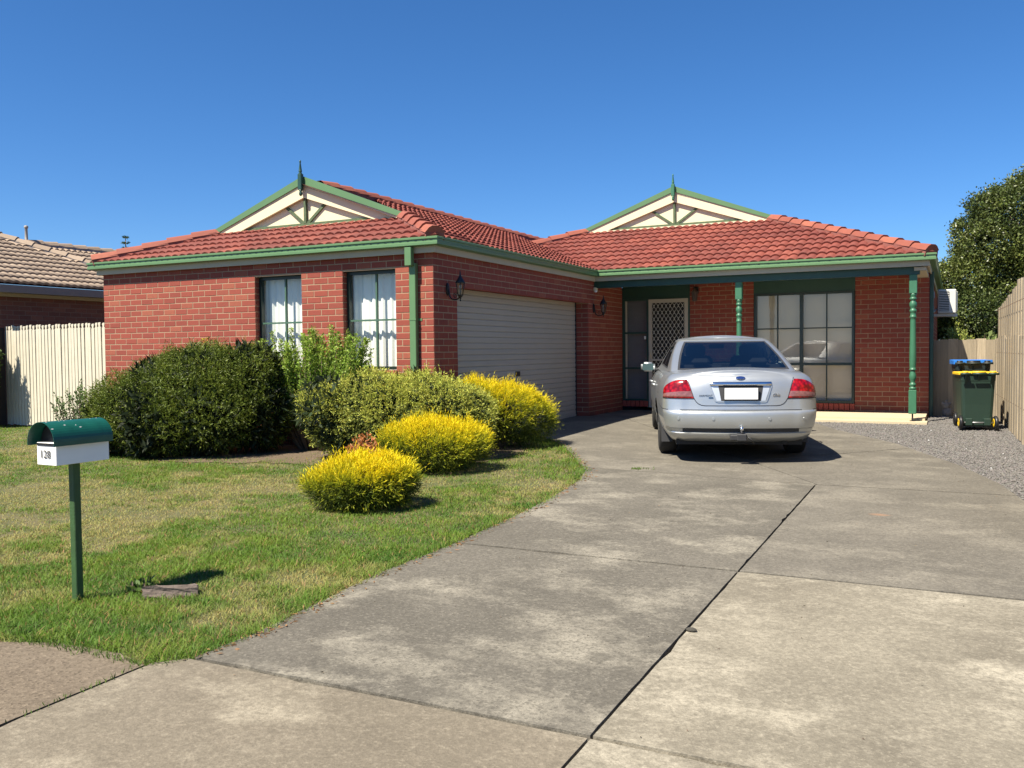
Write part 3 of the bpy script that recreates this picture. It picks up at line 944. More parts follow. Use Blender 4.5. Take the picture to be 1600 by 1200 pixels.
class Slope:
    """poly: plan polygon, e: plan point on the eave line, u: along the eave, n: plan direction uphill"""
    def __init__(self, house, poly, e, u, n, ze, tan, mat, mats, deck_mat, name='roof_slope'):
        self.e = Vector((e[0], e[1], ze)); self.U = Vector((u[0], u[1], 0))
        c = 1 / math.sqrt(1 + tan * tan)
        self.V = Vector((n[0] * c, n[1] * c, tan * c)); self.Nn = self.U.cross(self.V)
        if self.Nn.z < 0:
            raise ValueError('slope orientation')
        self.c = c; self.n = Vector((n[0], n[1])); self.tan = tan; self.ze = ze
        self.mat = mat; self.mats = mats
        self.uv = [((p[0] - e[0]) * u[0] + (p[1] - e[1]) * u[1], ((p[0] - e[0]) * n[0] + (p[1] - e[1]) * n[1]) / c) for p in poly]
        a = sum(self.uv[i][0] * self.uv[(i + 1) % len(poly)][1] - self.uv[(i + 1) % len(poly)][0] * self.uv[i][1] for i in range(len(poly)))
        if a < 0:
            self.uv = self.uv[::-1]
        mb = MB().add([self.pt(x, y, -0.012) for x, y in self.uv], [tuple(range(len(self.uv)))])
        self.obj = mb.build(name, deck_mat, house)
    def pt(self, x, y, z=0.0):
        return self.e + self.U * x + self.V * y + self.Nn * z
    def inside(self, x, y):
        r = False
        for i in range(len(self.uv)):
            (x1, y1), (x2, y2) = self.uv[i], self.uv[i - 1]
            if (y1 > y) != (y2 > y) and x < (x2 - x1) * (y - y1) / (y2 - y1) + x1:
                r = not r
        return r
    def tiles(self, single, planes=(), limit=10 ** 6, u_off=0.0, near=None):
        """planes: half-planes (a,b,c) in plan that boundary tiles are cut by"""
        M3 = Matrix((self.U, self.V, self.Nn)).transposed()
        rot = M3.to_quaternion()
        us = [p[0] for p in self.uv]; vsq = [p[1] for p in self.uv]
        me = tile_verts().mesh('roof_tile', self.mat)
        rr = random.Random(int(abs(us[0] * 100)) + 5)
        todo = []
        r = 0
        while 0.085 + r * TG < max(vsq):
            v0 = 0.085 + r * TG
            x = math.floor(min(us) / TW) * TW + u_off
            while x < max(us):
                cs = [(x + TW * 0.02, max(v0 + 0.03, 0.001)), (x + TW * 0.98, max(v0 + 0.03, 0.001)), (x + TW * 0.98, v0 + TG), (x + TW * 0.02, v0 + TG)]
                k = sum(self.inside(*c) for c in cs)
                if k:
                    todo.append((x, v0, k))
                x += TW
            r += 1
        if near is not None:
            todo.sort(key=lambda t: (self.pt(t[0], t[1]) - CAM).length)
        rest = MB(); tv = []; count = 0
        for x, v0, k in todo:
            p = self.pt(x, v0, rr.uniform(-0.002, 0.003))
            q = rot @ Matrix.Rotation(rr.uniform(-0.006, 0.006), 3, 'Z').to_quaternion()
            cut = [pl for pl in planes if min(pl[0] * w.x + pl[1] * w.y + pl[2] for w in (self.pt(x + a, v0 + b_) for a in (0, TW) for b_ in (0, TG + 0.03))) < 0]
            if single and count < limit:
                count += 1
                if not cut:
                    inst('roof_tile', me, self.obj, p, q)
                    continue
                bm = bmesh.new(); bm.from_mesh(me); bm.transform(Matrix.Translation(p) @ q.to_matrix().to_4x4())
                for a, b_, c in cut:
                    bmesh.ops.bisect_plane(bm, geom=list(bm.verts) + list(bm.edges) + list(bm.faces), plane_co=(-a * c, -b_ * c, 0), plane_no=(-a, -b_, 0), clear_outer=True)
                if len(bm.faces):
                    MB().addbm(bm).build('roof_tile', self.mat, self.obj, at=p)
                continue
            t = tile_verts()
            bm = bmesh.new()
            vv = [bm.verts.new(p + q @ Vector(c)) for c in t.v]
            for f_ in t.f:
                bm.faces.new([vv[i] for i in f_])
            for a, b_, c in cut:
                bmesh.ops.bisect_plane(bm, geom=list(bm.verts) + list(bm.edges) + list(bm.faces), plane_co=(-a * c, -b_ * c, 0), plane_no=(-a, -b_, 0), clear_outer=True)
            if len(bm.faces):
                nf = len(bm.faces)
                rest.addbm(bm); tv += [rr.random()] * nf
        if rest.f:
            o = rest.build('roof_tiles', self.mats, self.obj, kind='stuff')
            set_tint(o.data, tv)
        return count

def half(p, q, inside):
    a, b_, c = line_through(p, q)
    if a * inside[0] + b_ * inside[1] + c < 0:
        a, b_, c = -a, -b_, -c
    return (a, b_, c)

CAP_L = 0.37
def cap_mesh(mat, hw=0.125, h=0.085):
    """angular ridge cap along +X, low end at 0 raised over the one before"""
    mb = MB(); vs = []
    for x, s, up in ((0.0, 1.06, 0.022), (CAP_L + 0.05, 0.94, 0.0)):
        for a, z in ((-1.0, -0.02), (-0.62, 0.72), (-0.30, 1.0), (0.30, 1.0), (0.62, 0.72), (1.0, -0.02)):
            vs.append((x, a * hw * s, z * h * s + up))
    for a, z in ((-0.8, -0.1), (-0.5, 0.45), (-0.25, 0.7), (0.25, 0.7), (0.5, 0.45), (0.8, -0.1)):
        vs.append((0.004, a * hw, z * h + 0.022))
    fs = [(i, i + 6, i + 7, i + 1) for i in range(5)] + [(12 + i, i, i + 1, 13 + i) for i in range(5)] + [(12, 13, 14, 15, 16, 17)]
    mb.add(vs, fs)
    return mb.mesh('ridge_cap', mat)

def caps(house, A, B, mat, bed, reach=None, name='hip'):
    """ridge caps from the low end A to B with a mortar bed under them"""
    A = Vector(A); B = Vector(B)
    d = (B - A).normalized()
    side = d.cross(Vector((0, 0, 1))).normalized(); up = side.cross(d)
    M3 = Matrix((d, -side, up)).transposed()
    if M3.determinant() < 0:
        M3 = Matrix((d, side, up)).transposed()
    rot = M3.to_quaternion()
    L = (B - A).length
    bd = MB()
    sec = [(-0.125, -0.06), (-0.115, 0.035), (0.115, 0.035), (0.125, -0.06)]
    vs = [A + side * a + up * z for a, z in sec] + [B + side * a + up * z for a, z in sec]
    bd.add(vs, [(0, 1, 5, 4), (1, 2, 6, 5), (2, 3, 7, 6), (3, 2, 1, 0), (4, 5, 6, 7)])
    par = fixn(bd.build('ridge_bedding', bed, house))
    me = cap_mesh(mat)
    n = max(1, int(round(L / CAP_L)))
    for i in range(n):
        inst('ridge_cap', me, par, A + d * (i * L / n) + up * 0.012, rot @ Matrix.Rotation(random.uniform(-0.012, 0.012), 3, 'Z').to_quaternion(), (L / n / CAP_L, 1, 1))

# wing over the garage: eave lines x=-6.32, x=0.20, y=-0.20; gablet at y=1.20
M_DECK = paint('roof_underlay', (0.10, 0.035, 0.03), 0.95)
AX, AY = 0.14, -0.14                         # tiles start a little inside the gutter
def rz(d):
    return ZE + TAN * d
wx0, wx1, wy = -6.32, 0.20, -0.20
wc = (wx0 + wx1) / 2
gy1 = 1.20
mx0, mx1, my = -4.29, 5.75, 5.40
mc = (mx0 + mx1) / 2
gy2 = 8.40
vx = (wx1 + mx0) / 2; vs_ = wx1 - vx
s1 = gy1 - wy; s2 = gy2 - my
IN = 0.07
pf = [(wx0 + IN, wy + IN), (wx1 - IN, wy + IN), (wx1 - s1, gy1 + 0.1), (wx0 + s1, gy1 + 0.1)]
hipR = half((wx1, wy), (wx1 - 1, wy + 1), (wc, wy))
hipL = half((wx0, wy), (wx0 + 1, wy + 1), (wc, wy))
sf_ = Slope(HOUSE, pf, (wx0, wy), (1, 0), (0, 1), ZE, TAN, M_TILE, M_TILES, M_DECK)
n1 = sf_.tiles(True, [hipR, hipL, (0, -1, gy1 + 0.12)], u_off=0.05)
pr_ = [(wx1 - IN, wy + IN), (wx1 - IN, my + 0.2), (vx, my + vs_), (vx, 16.0), (wc, 16.0), (wc, gy1 - 0.1), (wx1 - s1 + 0.05, gy1 - 0.1)]
sr_ = Slope(HOUSE, pr_, (wx1, wy), (0, 1), (-1, 0), ZE, TAN, M_TILE, M_TILES, M_DECK)
valley = half((wx1, my), (vx, my + vs_), (wx1, wy))
hipR2 = (-hipR[0], -hipR[1], -hipR[2])
pm = [(wx1 + 0.02, my + IN), (mx1 - IN, my + IN), (mx1 - s2, gy2 + 0.1), (mx0 + s2, gy2 + 0.1), (vx, my + vs_)]
mhipR = half((mx1, my), (mx1 - 1, my + 1), (mc, my))
mhipL = half((mx0, my), (mx0 + 1, my + 1), (mc, my))
sm_ = Slope(HOUSE, pm, (mx0, my), (1, 0), (0, 1), ZE, TAN, M_TILE, M_TILES, M_DECK)
n2 = sm_.tiles(True, [mhipR, mhipL, (-valley[0], -valley[1], -valley[2]), (0, -1, gy2 + 0.12)], u_off=0.11)
n3 = sr_.tiles(True, [hipR2, valley, (1, 0, -wc)], limit=max(0, 296 - n1 - n2), near=True)
for pts in ([(wx0 + IN, wy + IN), (wx0 + s1, gy1), (wc, gy1), (wc, 16.0), (wx0 + IN, 16.0)],):
    MB().add([(x, y, rz(x - wx0)) for x, y in pts], [tuple(range(len(pts)))[::-1]]).build('roof_slope', M_TILES, HOUSE)
MB().add([(x, y, rz(mx1 - x)) for x, y in ((mx1 - IN, my + IN), (mx1 - IN, 16.0), (mc, 16.0), (mc, gy2), (mx1 - s2, gy2))], [(0, 1, 2, 3, 4)]).build('roof_slope', M_TILES, HOUSE)
MB().add([(x, y, rz(x - mx0)) for x, y in ((vx, my + vs_), (mx0 + s2, gy2), (mc, gy2), (mc, 16.0), (vx, 16.0))], [(4, 3, 2, 1, 0)]).build('roof_slope', M_TILES, HOUSE)
hz = 0.035
caps(HOUSE, (wx1 - 0.11, wy + 0.11, rz(0.11) + hz), (wx1 - s1 - 0.02, gy1 + 0.02, rz(s1) + hz), M_CAP, M_BED)
caps(HOUSE, (wx0 + 0.10, wy + 0.10, rz(0.10) + hz), (wx0 + s1 + 0.02, gy1 + 0.02, rz(s1) + hz), M_CAP, M_BED)
caps(HOUSE, (mx1 - 0.10, my + 0.10, rz(0.10) + hz), (mx1 - s2 - 0.02, gy2 + 0.02, rz(s2) + hz), M_CAP, M_BED)
caps(HOUSE, (vx - 0.1, my + vs_ - 0.1, rz(vs_ - 0.1) + hz), (mx0 + s2 + 0.02, gy2 + 0.02, rz(s2) + hz), M_CAP, M_BED)
caps(HOUSE, (wc, 16.0, rz(3.26) + 0.01), (wc, gy1 + 0.42, rz(3.26) + 0.01), M_CAP, M_BED)
caps(HOUSE, (mc, 16.0, rz(5.02) + 0.01), (mc, gy2 + 0.42, rz(5.02) + 0.01), M_CAP, M_BED)

# gablets
def gablet(cx, y, s, hw, strut):
    """cx ridge, y front plane, s distance of the foot from the eave, hw half width"""
    g = empty('gable', (cx, y, rz(s)), parent=HOUSE)
    zb = rz(s) + 0.055; za = zb + hw * TAN
    nx, nz = -TAN * COSR, COSR
    k = hw
    # cream panel set back
    MB().prism([(cx - k, zb - 0.04), (cx + k, zb - 0.04), (cx, za - 0.04)], 'y', y + 0.055, y + 0.09).build('gable_panel', M_CREAM, g)
    for sg in (-1, 1):
        def quad(d0, d1, e0=0.0, e1=0.0):
            # strip along the rake between normal offsets d0 < d1 (down from the roof line)
            pts = []
            for (x, z, dd) in ((k + e0, zb - e0 * TAN, d0), (0, za, d0), (0, za, d1), (k + e1, zb - e1 * TAN, d1)):
                pts.append((cx + sg * x, z - dd / COSR))
            return pts
        def cut(pts):
            return [(p[0], max(p[1], zb - 0.03)) for p in pts]
        MB().prism(cut(quad(-0.045, 0.065, 0.12, 0.0)), 'y', y - 0.035, y + 0.02).build('barge_cap', M_GREEN, g)
        MB().prism(cut([(cx + sg * (k + 0.0), zb + 0.01), (cx, za - 0.065 / COSR), (cx, za - 0.26 / COSR), (cx + sg * (k - 0.5), zb - 0.02)]), 'y', y - 0.012, y + 0.03).build('barge_board', M_CREAM, g)
        MB().prism([(cx + sg * (k - 0.02), zb + 0.0), (cx, za - 0.10 / COSR), (cx, za - 0.105 / COSR), (cx + sg * (k - 0.03), zb - 0.004)], 'y', y - 0.016, y - 0.0125).build('barge_groove', M_FASCIA, g)
        # strut
        q0 = Vector((cx + sg * 0.03, zb + 0.03)); q1 = Vector((cx + sg * strut, zb + (hw - strut) * TAN - 0.25))
        dd = (q1 - q0).normalized(); pp = Vector((-dd.y, dd.x)) * 0.021
        MB().prism([tuple(q0 - pp), tuple(q1 - pp), tuple(q1 + pp), tuple(q0 + pp)], 'y', y + 0.028, y + 0.0545).build('strut', M_TRIMGREEN, g)
    MB().box(cx - k + 0.42, cx + k - 0.42, y + 0.018, y + 0.054, zb - 0.005, zb + 0.040).build('tie_beam', M_TRIMGREEN, g)
    MB().prism([(cx - k, zb - 0.05), (cx + k, zb - 0.05), (cx + k, zb - 0.006), (cx - k, zb - 0.006)], 'y', y - 0.02, y + 0.03).build('apron_flashing', M_CREAM, g)
    MB().box(cx - 0.024, cx + 0.024, y + 0.015, y + 0.0535, zb + 0.040, za - 0.2).build('king_post', M_TRIMGREEN, g)
    fz = za - 0.30
    f = MB().cbox(cx - 0.036, cx + 0.036, y - 0.105, y - 0.04, za - 0.17, za + 0.075, 0.008)
    f.lathe([(0.010, 0.0), (0.024, 0.018), (0.028, 0.045), (0.018, 0.07), (0.032, 0.097)], (cx, y - 0.074, za - 0.265), 12)
    f.lathe([(0.024, 0.0), (0.030, 0.010), (0.018, 0.022), (0.028, 0.036), (0.026, 0.045), (0.010, 0.17), (0.015, 0.185), (0.013, 0.205), (0.002, 0.215)], (cx, y - 0.074, za + 0.072), 12)
    f.build('finial', M_DKGREEN if s < 2 else M_POST, g)
gablet(wc, gy1, s1, 3.26 - s1, 0.38)
gablet(mc, gy2, s2, 5.02 - s2, 0.48)

# ------------------------------------------------------------------ wall lanterns
def lantern(y, z, x0, label, ay=(0, 1, 0), n=(1, 0, 0), s=1.0):
    """plate on the wall plane, lantern held out on a scrolled arm"""
    nn = Vector(n); aa = Vector(ay)
    base = Vector((x0, y, z))
    L = empty('wall_lantern', base, label, 'wall lamp', 'black lanterns on the brick walls')
    def P(a, b_, c):
        return base + (nn * a + aa * b_ + Vector((0, 0, c))) * s
    def turn(mb, prof, a, seg=12):
        v0 = len(mb.v)
        mb.lathe([(r * s, h * s) for r, h in prof], P(a, 0, 0), seg)
        return mb
    pl = MB()
    vs = []
    for d in (0.0, 0.018, 0.028):
        for k in range(16):
            t = 2 * math.pi * k / 16
            rr_ = 1.0 if d < 0.02 else 0.6
            vs.append(P(d, 0.045 * rr_ * math.cos(t), 0.095 * rr_ * math.sin(t)))
    pl.add(vs, [(i * 16 + k, i * 16 + (k + 1) % 16, (i + 1) * 16 + (k + 1) % 16, (i + 1) * 16 + k) for i in range(2) for k in range(16)] + [tuple(range(32, 48))])
    fixn(pl.build('back_plate', M_BLACK, L))
    arm = MB()
    pts = [P(0.02, 0, 0.02)]
    for k in range(13):
        t = math.pi * (0.95 + 1.0 * k / 12)
        pts.append(P(0.135 + 0.095 * math.cos(t), 0, -0.085 + 0.075 * math.sin(t)))
    pts.append(P(0.23, 0, -0.06))
    arm.tube(pts, 0.011 * s, 8)
    sp = []
    for k in range(18):
        t = 0.6 + k * 0.55; r = 0.045 - 0.0022 * k
        sp.append(P(0.145 + r * math.cos(t), 0, -0.098 + r * math.sin(t)))
    arm.tube(sp, 0.006 * s, 6)
    arm.build('scroll_arm', M_BLACK, L)
    top = turn(MB(), [(0.005, -0.190), (0.014, -0.18), (0.006, -0.165), (0.016, -0.15), (0.012, -0.135), (0.030, -0.12), (0.042, -0.105), (0.045, -0.095), (0.04, -0.09)], 0.23)
    top = turn(top, [(0.082, 0.085), (0.085, 0.095), (0.060, 0.13), (0.036, 0.165), (0.020, 0.19), (0.014, 0.21), (0.010, 0.25), (0.001, 0.285)], 0.23, 6)
    top.build('roof_cap', M_BLACK, L)
    bars_ = MB(); pan = MB()
    ring = [(0.043, -0.09), (0.072, 0.085)]
    for k in range(6):
        t = 2 * math.pi * k / 6; t2 = 2 * math.pi * (k + 1) / 6
        q = [P(0.23 + r * math.cos(t), r * math.sin(t), h) for r, h in ring]
        q2 = [P(0.23 + r * math.cos(t2), r * math.sin(t2), h) for r, h in ring]
        bars_.tube(q, 0.007 * s, 5)
        pan.add([q[0], q2[0], q2[1], q[1]], [(0, 1, 2, 3)])
    bars_.build('cage', M_BLACK, L)
    pan.build('glass', M_CLEAR, L)
    turn(MB(), [(0.012, -0.09), (0.014, -0.03), (0.010, 0.0), (0.018, 0.02), (0.016, 0.05), (0.004, 0.07)], 0.23, 10).build('bulb', M_WHITE, L)
    return L
lantern(0.34, 2.015, 0.004, 'black scroll arm lantern on garage wall near the downpipe corner', s=0.86)
lantern(5.61, 1.975, 0.004, 'black scroll arm lantern between the garage door and front entry', s=0.86)
# the third one hangs under the veranda ceiling beside the door
_l3 = empty('wall_lantern', (1.51, 7.1, 2.27), 'small dark lantern under the veranda ceiling right of the front door', 'wall lamp', 'black lanterns on the brick walls')
MB().tube([(1.51, 7.19, 2.36), (1.51, 7.1, 2.38), (1.51, 7.08, 2.33)], 0.012, 6).cbox(1.46, 1.56, 7.185, 7.197, 2.27, 2.41, 0.006).build('bracket', M_BLACK, _l3)
MB().lathe([(0.03, 0.0), (0.05, 0.02), (0.062, 0.17), (0.07, 0.18), (0.03, 0.22), (0.01, 0.25)], (1.51, 7.08, 2.12), 6, smooth=False).build('cage', paint('lamp_brown', (0.07, 0.05, 0.045), 0.5), _l3)
# motion sensor
_s = empty('motion_sensor', (0.004, 5.66, 2.30), 'small cream motion sensor on the wall above the farther lantern', 'sensor')
MB().cbox(0.004, 0.06, 5.61, 5.70, 2.30, 2.36, 0.008).build('body', M_CREAM, _s)
MB().lathe([(0.02, -0.03), (0.032, -0.02), (0.034, 0.0)], (0.04, 5.64, 2.30), 10).build('lens', M_WHITE, _s)
# ------------------------------------------------------------------ neighbouring house on the left
NB = empty('neighbour_house', (-12.0, 1.0, 0.0), 'neighbouring dark brick house with tan tiled roof behind the picket fence', 'house')
M_TAN = tile_mat('tan_roof_tile', [(0.25, 0.185, 0.132), (0.30, 0.225, 0.162), (0.345, 0.262, 0.19), (0.20, 0.145, 0.103)])
M_TANF = tile_mat('tan_roof_tile_field', [(0.25, 0.185, 0.132), (0.30, 0.225, 0.162), (0.345, 0.262, 0.19), (0.20, 0.145, 0.103)], True)
M_NBR = paint('grey_brown_gutter', (0.21, 0.18, 0.165), 0.5)
nw = Wall('side_wall', (-9.72, 0.55, 0), (0, 1, 0), (1, 0, 0), 5.5, -0.2, 2.36, [], parent=NB)
_mb = M_BRICKS
M_BRICKS = brick_mat('brick_brown_field', True, 0.8, [(0.12, 0.05, 0.038), (0.15, 0.062, 0.045), (0.18, 0.075, 0.052), (0.13, 0.056, 0.043), (0.20, 0.09, 0.06)])
nw.place(lambda *a: False)
M_BRICKS = _mb
nw.obj.data.materials[0] = paint('brown_mortar', (0.20, 0.13, 0.10), 0.95)
MB().box(-9.62, -9.40, 0.25, 6.0, 2.36, 2.50).build('gutter', M_NBR, NB)
MB().box(-9.72, -9.62, 0.35, 6.0, 2.30, 2.44).build('fascia', paint('dark_cream', (0.40, 0.34, 0.24), 0.6), NB)
MB().box(-14.5, -9.73, 0.56, 6.0, -0.2, 2.3).build('house_core', M_DARK, NB)
s_a = Slope(NB, [(-9.46, 0.30), (-9.46, 4.82), (-13.1, 2.55), (-13.1, 0.30)], (-9.4, 0.3), (0, 1), (-1, 0), 2.50, 0.38, M_TAN, M_TANF, M_DECK)
nbh = half((-9.4, 4.85), (-13.1, 2.55), (-10, 0))
s_a.tiles(True, [nbh], limit=240, near=True)
s_b = Slope(NB, [(-9.9, 4.5), (-9.9, 9.0), (-12.45, 9.0), (-12.45, 2.95)], (-9.4, 3.0), (0, 1), (-1, 0), 2.49, 0.38, M_TAN, M_TANF, M_DECK)
s_b.tiles(True, [(-nbh[0], -nbh[1], -nbh[2]), (1, 0, 12.45)], limit=60, near=True)
caps(NB, (-9.5, 4.79, 2.56), (-13.1, 2.55, 3.93), M_TAN, M_NBR)
caps(NB, (-12.45, 9.0, 3.68), (-12.45, 3.1, 3.68), M_TAN, M_NBR)
MB().lathe([(0.07, 0.0), (0.06, 0.08), (0.035, 0.12), (0.03, 0.36), (0.045, 0.38), (0.045, 0.42), (0.0, 0.44)], (-12.45, 3.12, 3.66), 10).build('roof_vent', paint('vent_grey', (0.3, 0.27, 0.24), 0.6), NB)
MB().add([(-13.1, 0.3, 2.5 + 0.38 * 3.7), (-13.1, 2.55, 2.5 + 0.38 * 3.7), (-16.5, 2.5, 2.6), (-16.5, 0.3, 2.6), (-9.5, 0.3, 2.5)], [(0, 1, 2, 3), (0, 3, 4)]).build('roof_slope', M_TANF, NB)

MB().prism([(-16.4, -0.2), (-9.735, -0.2), (-9.735, 2.36), (-9.52, 2.46), (-13.1, 3.86), (-16.4, 2.56)], 'y', 0.40, 0.545).build('front_wall', paint('brown_brick_face', (0.15, 0.065, 0.047), 0.9, 0.3, 14.0, bmp=0.4), NB)

# ------------------------------------------------------------------ picket fence
PF = empty('picket_fence', (-8.0, 0.72, gz(0.72)), 'cream picket fence between the two houses', 'fence')
M_PICK = paint('cream_picket_paint', (0.56, 0.51, 0.40), 0.7, 0.10, 7.0, bmp=0.15)
def picket_mesh(w, h, seed):
    rr = random.Random(seed)
    prof = [(-w / 2, 0.0), (w / 2, 0.0), (w / 2, h - 0.085), (w * 0.28, h - 0.075), (w * 0.28, h - 0.05), (w * 0.42, h - 0.03), (w * 0.36, h - 0.008), (0.0, h), (-w * 0.36, h - 0.008), (-w * 0.42, h - 0.03), (-w * 0.28, h - 0.05), (-w * 0.28, h - 0.075), (-w / 2, h - 0.085)]
    return MB().prism(prof, 'y', -0.010, 0.010).mesh('picket', M_PICK)
pk = [picket_mesh(0.068, 1.80 + 0.006 * i, i) for i in range(3)]
x = -9.62
i = 0
while x < -6.15:
    if True:
        o = inst('picket', pk[i % 3], PF, (x, 0.70 + random.uniform(-0.003, 0.003), gz(0.7) + 0.02 + random.uniform(-0.008, 0.008)), Matrix.Rotation(random.uniform(-0.006, 0.006), 3, 'Y').to_quaternion())
        o.rotation_quaternion = o.rotation_quaternion
    x += 0.0865; i += 1
MB().box(-9.66, -6.14, 0.712, 0.75, 0.25, 0.33).box(-9.66, -6.14, 0.712, 0.75, 1.35, 1.43).build('rail', M_PICK, PF)
gp = MB().cbox(-9.90, -9.70, 0.55, 0.72, -0.15, 1.72, 0.01).build('gate_post', paint('dark_post', (0.035, 0.028, 0.024), 0.9), PF)

# ------------------------------------------------------------------ paling fence on the right
def timber(name, c, var=0.35):
    m, nt, b, o = nodes(name)
    p = wpos(nt)
    mp = N(nt, 'ShaderNodeMapping'); mp.inputs['Scale'].default_value = (9.0, 9.0, 0.7)
    nt.links.new(p, mp.inputs[0])
    g1 = noise(nt, mp.outputs[0], 5.0, 6.0, 0.7)
    r = N(nt, 'ShaderNodeObjectInfo').outputs['Random']
    base = mix(nt, r, [v * (1 - var) for v in c], [v * (1 + var * 0.6) for v in c])
    base = mix(nt, ramp(nt, g1, [(0.35, 0.6), (0.65, 0.0)]), base, [v * 0.5 for v in c])
    nt.links.new(base, b.inputs['Base Color'])
    b.inputs['Roughness'].default_value = 0.9
    bump(nt, b, g1, 0.5, 0.006)
    return m
M_PALE = timber('grey_paling_timber', (0.36, 0.295, 0.205))
SF = empty('paling_fence', (6.7, 4.0, 0.0), 'tall weathered timber paling fence beside the rubbish bins', 'fence')
def fx(y):
    return 6.865 - 0.034 * y
ang = math.atan(0.034)
PWD = 0.17
plm = [MB().box(-0.012, 0.012, 0.0, PWD + 0.012, 0.0, h).mesh('paling', M_PALE) for h in (1.33, 1.36, 1.39)]
rotf = Matrix.Rotation(ang, 3, 'Z').to_quaternion()
y = -3.0
i = 0
rf = random.Random(4)
while y < 7.35:
    inst('paling', rf.choice(plm), SF, (fx(y) + (i % 2) * 0.014, y, gz(y) - 0.02 + rf.uniform(-0.01, 0.015)), rotf)
    top = 2.09 - max(0.0, (y - 4.0)) * 0.085 + rf.uniform(-0.03, 0.03)
    e = inst('paling', bpy.data.meshes.get('upper_paling') or MB().box(-0.010, 0.010, 0.0, PWD + 0.014, 0.0, 1.0).mesh('upper_paling', M_PALE), SF, (fx(y) + 0.030 + (i % 2) * 0.012, y, 1.30), rotf, (1, 1, top - 1.30))
    y += PWD; i += 1
rl = MB()
for z in (0.35, 1.05, 1.75):
    rl.box(-0.02, 0.02, -3.0, 7.4, z, z + 0.07, Matrix.Translation((6.94, 0, 0)) @ Matrix.Rotation(ang, 4, 'Z'))
rl.build('rail', M_PALE, SF)
nl = MB()
y = -3.0
while y < 7.3:
    for z in (0.39, 1.09, 1.79):
        nl.box(fx(y) - 0.016, fx(y) - 0.005, y + 0.08, y + 0.09, z, z + 0.012)
    y += PWD
nl.build('nail_heads', paint('rusty_nail', (0.10, 0.06, 0.04), 0.8), SF, kind='stuff')

BF = empty('back_fence', (6.1, 7.45, 0.0), 'low timber paling fence closing the side passage behind the bins', 'fence')
x = 5.60
bpm = [MB().box(0.0, 0.150, -0.01, 0.01, 0.0, h).mesh('paling', M_PALE) for h in (1.325, 1.335, 1.345)]
i = 0
while x < 6.60:
    inst('paling', bpm[i % 3], BF, (x, 7.44 + 0.012 * (i % 2), -0.01), None)
    x += 0.142; i += 1
MB().box(5.60, 6.62, 7.465, 7.51, 0.3, 0.37).box(5.60, 6.62, 7.465, 7.51, 1.05, 1.12).build('rail', M_PALE, BF)

# ------------------------------------------------------------------ air conditioner on the side wall
AC = empty('air_conditioner', (5.84, 8.3, 1.75), 'white outdoor air conditioner unit bracketed to the side wall', 'air conditioner')
M_ACW = paint('ac_white', (0.62, 0.60, 0.55), 0.45)
MB().cbox(5.70, 6.00, 8.0, 8.75, 1.80, 2.23, 0.015).build('casing', M_ACW, AC)
MB().cbox(6.003, 6.02, 8.05, 8.55, 1.84, 2.19, 0.006).build('fan_guard', M_ACW, AC)
MB().box(5.725, 5.885, 7.992, 7.998, 1.835, 2.20).build('grille_recess', M_BLACK, AC)
for k in range(12):
    z = 1.84 + k * 0.0305
    MB().box(5.72, 5.89, 7.983, 7.9905, z, z + 0.012).build('louvre', M_ACW, AC)
MB().box(5.59, 6.02, 8.08, 8.12, 1.755, 1.795).box(5.59, 6.02, 8.6, 8.64, 1.755, 1.795).box(5.585, 5.615, 8.08, 8.12, 1.45, 1.755).build('bracket', M_ACW, AC)
# meter box, conduits and a downpipe on the side wall
CB = empty('electrical_conduit', (5.60, 7.5, 1.2), 'grey electrical boxes and conduit on the side wall under the eave', 'conduit')
M_CON = paint('grey_pvc', (0.25, 0.26, 0.26), 0.5)
MB().cbox(5.586, 5.66, 7.45, 7.55, 2.05, 2.17, 0.008).cbox(5.586, 5.65, 7.47, 7.56, 1.80, 1.92, 0.008).build('junction_box', M_CON, CB)
MB().tube([(5.61, 7.5, 2.46), (5.61, 7.5, 0.1)], 0.014, 8).tube([(5.61, 7.6, 1.85), (5.64, 7.9, 1.83), (5.70, 8.1, 1.9)], 0.014, 8).build('conduit', M_CON, CB)
DP2 = empty('downpipe', (5.62, 7.3, 0.0), parent=HOUSE)
MB().cbox(5.586, 5.65, 7.24, 7.33, -0.02, 2.5, 0.006).build('pipe', M_DKGREEN, DP2)

# ------------------------------------------------------------------ garden ornament in the shade
ST = empty('garden_statue', (5.88, 7.17, 0.0), 'small grey garden statue in the shade beside the house corner', 'statue')
M_STN = paint('grey_stone', (0.20, 0.19, 0.18), 0.9, 0.3, 20.0, bmp=0.4)
bm = bmesh.new()
for (cx, cy, cz, rx, ry, rzz) in ((5.88, 7.17, 0.075, 0.085, 0.075, 0.085), (5.86, 7.16, 0.19, 0.055, 0.05, 0.06), (5.90, 7.13, 0.05, 0.05, 0.06, 0.05), (5.81, 7.15, 0.225, 0.028, 0.02, 0.03), (5.91, 7.15, 0.225, 0.028, 0.02, 0.03), (5.86, 7.16, 0.26, 0.025, 0.02, 0.03)):
    bmesh.ops.create_uvsphere(bm, u_segments=12, v_segments=8, radius=1.0, matrix=Matrix.Translation((cx, cy, cz)) @ Matrix.Diagonal((rx, ry, rzz, 1)))
MB().addbm(bm, True).build('figure', M_STN, ST)
MB().cbox(5.78, 5.98, 7.08, 7.26, -0.02, 0.012, 0.005).build('plinth', M_STN, ST)

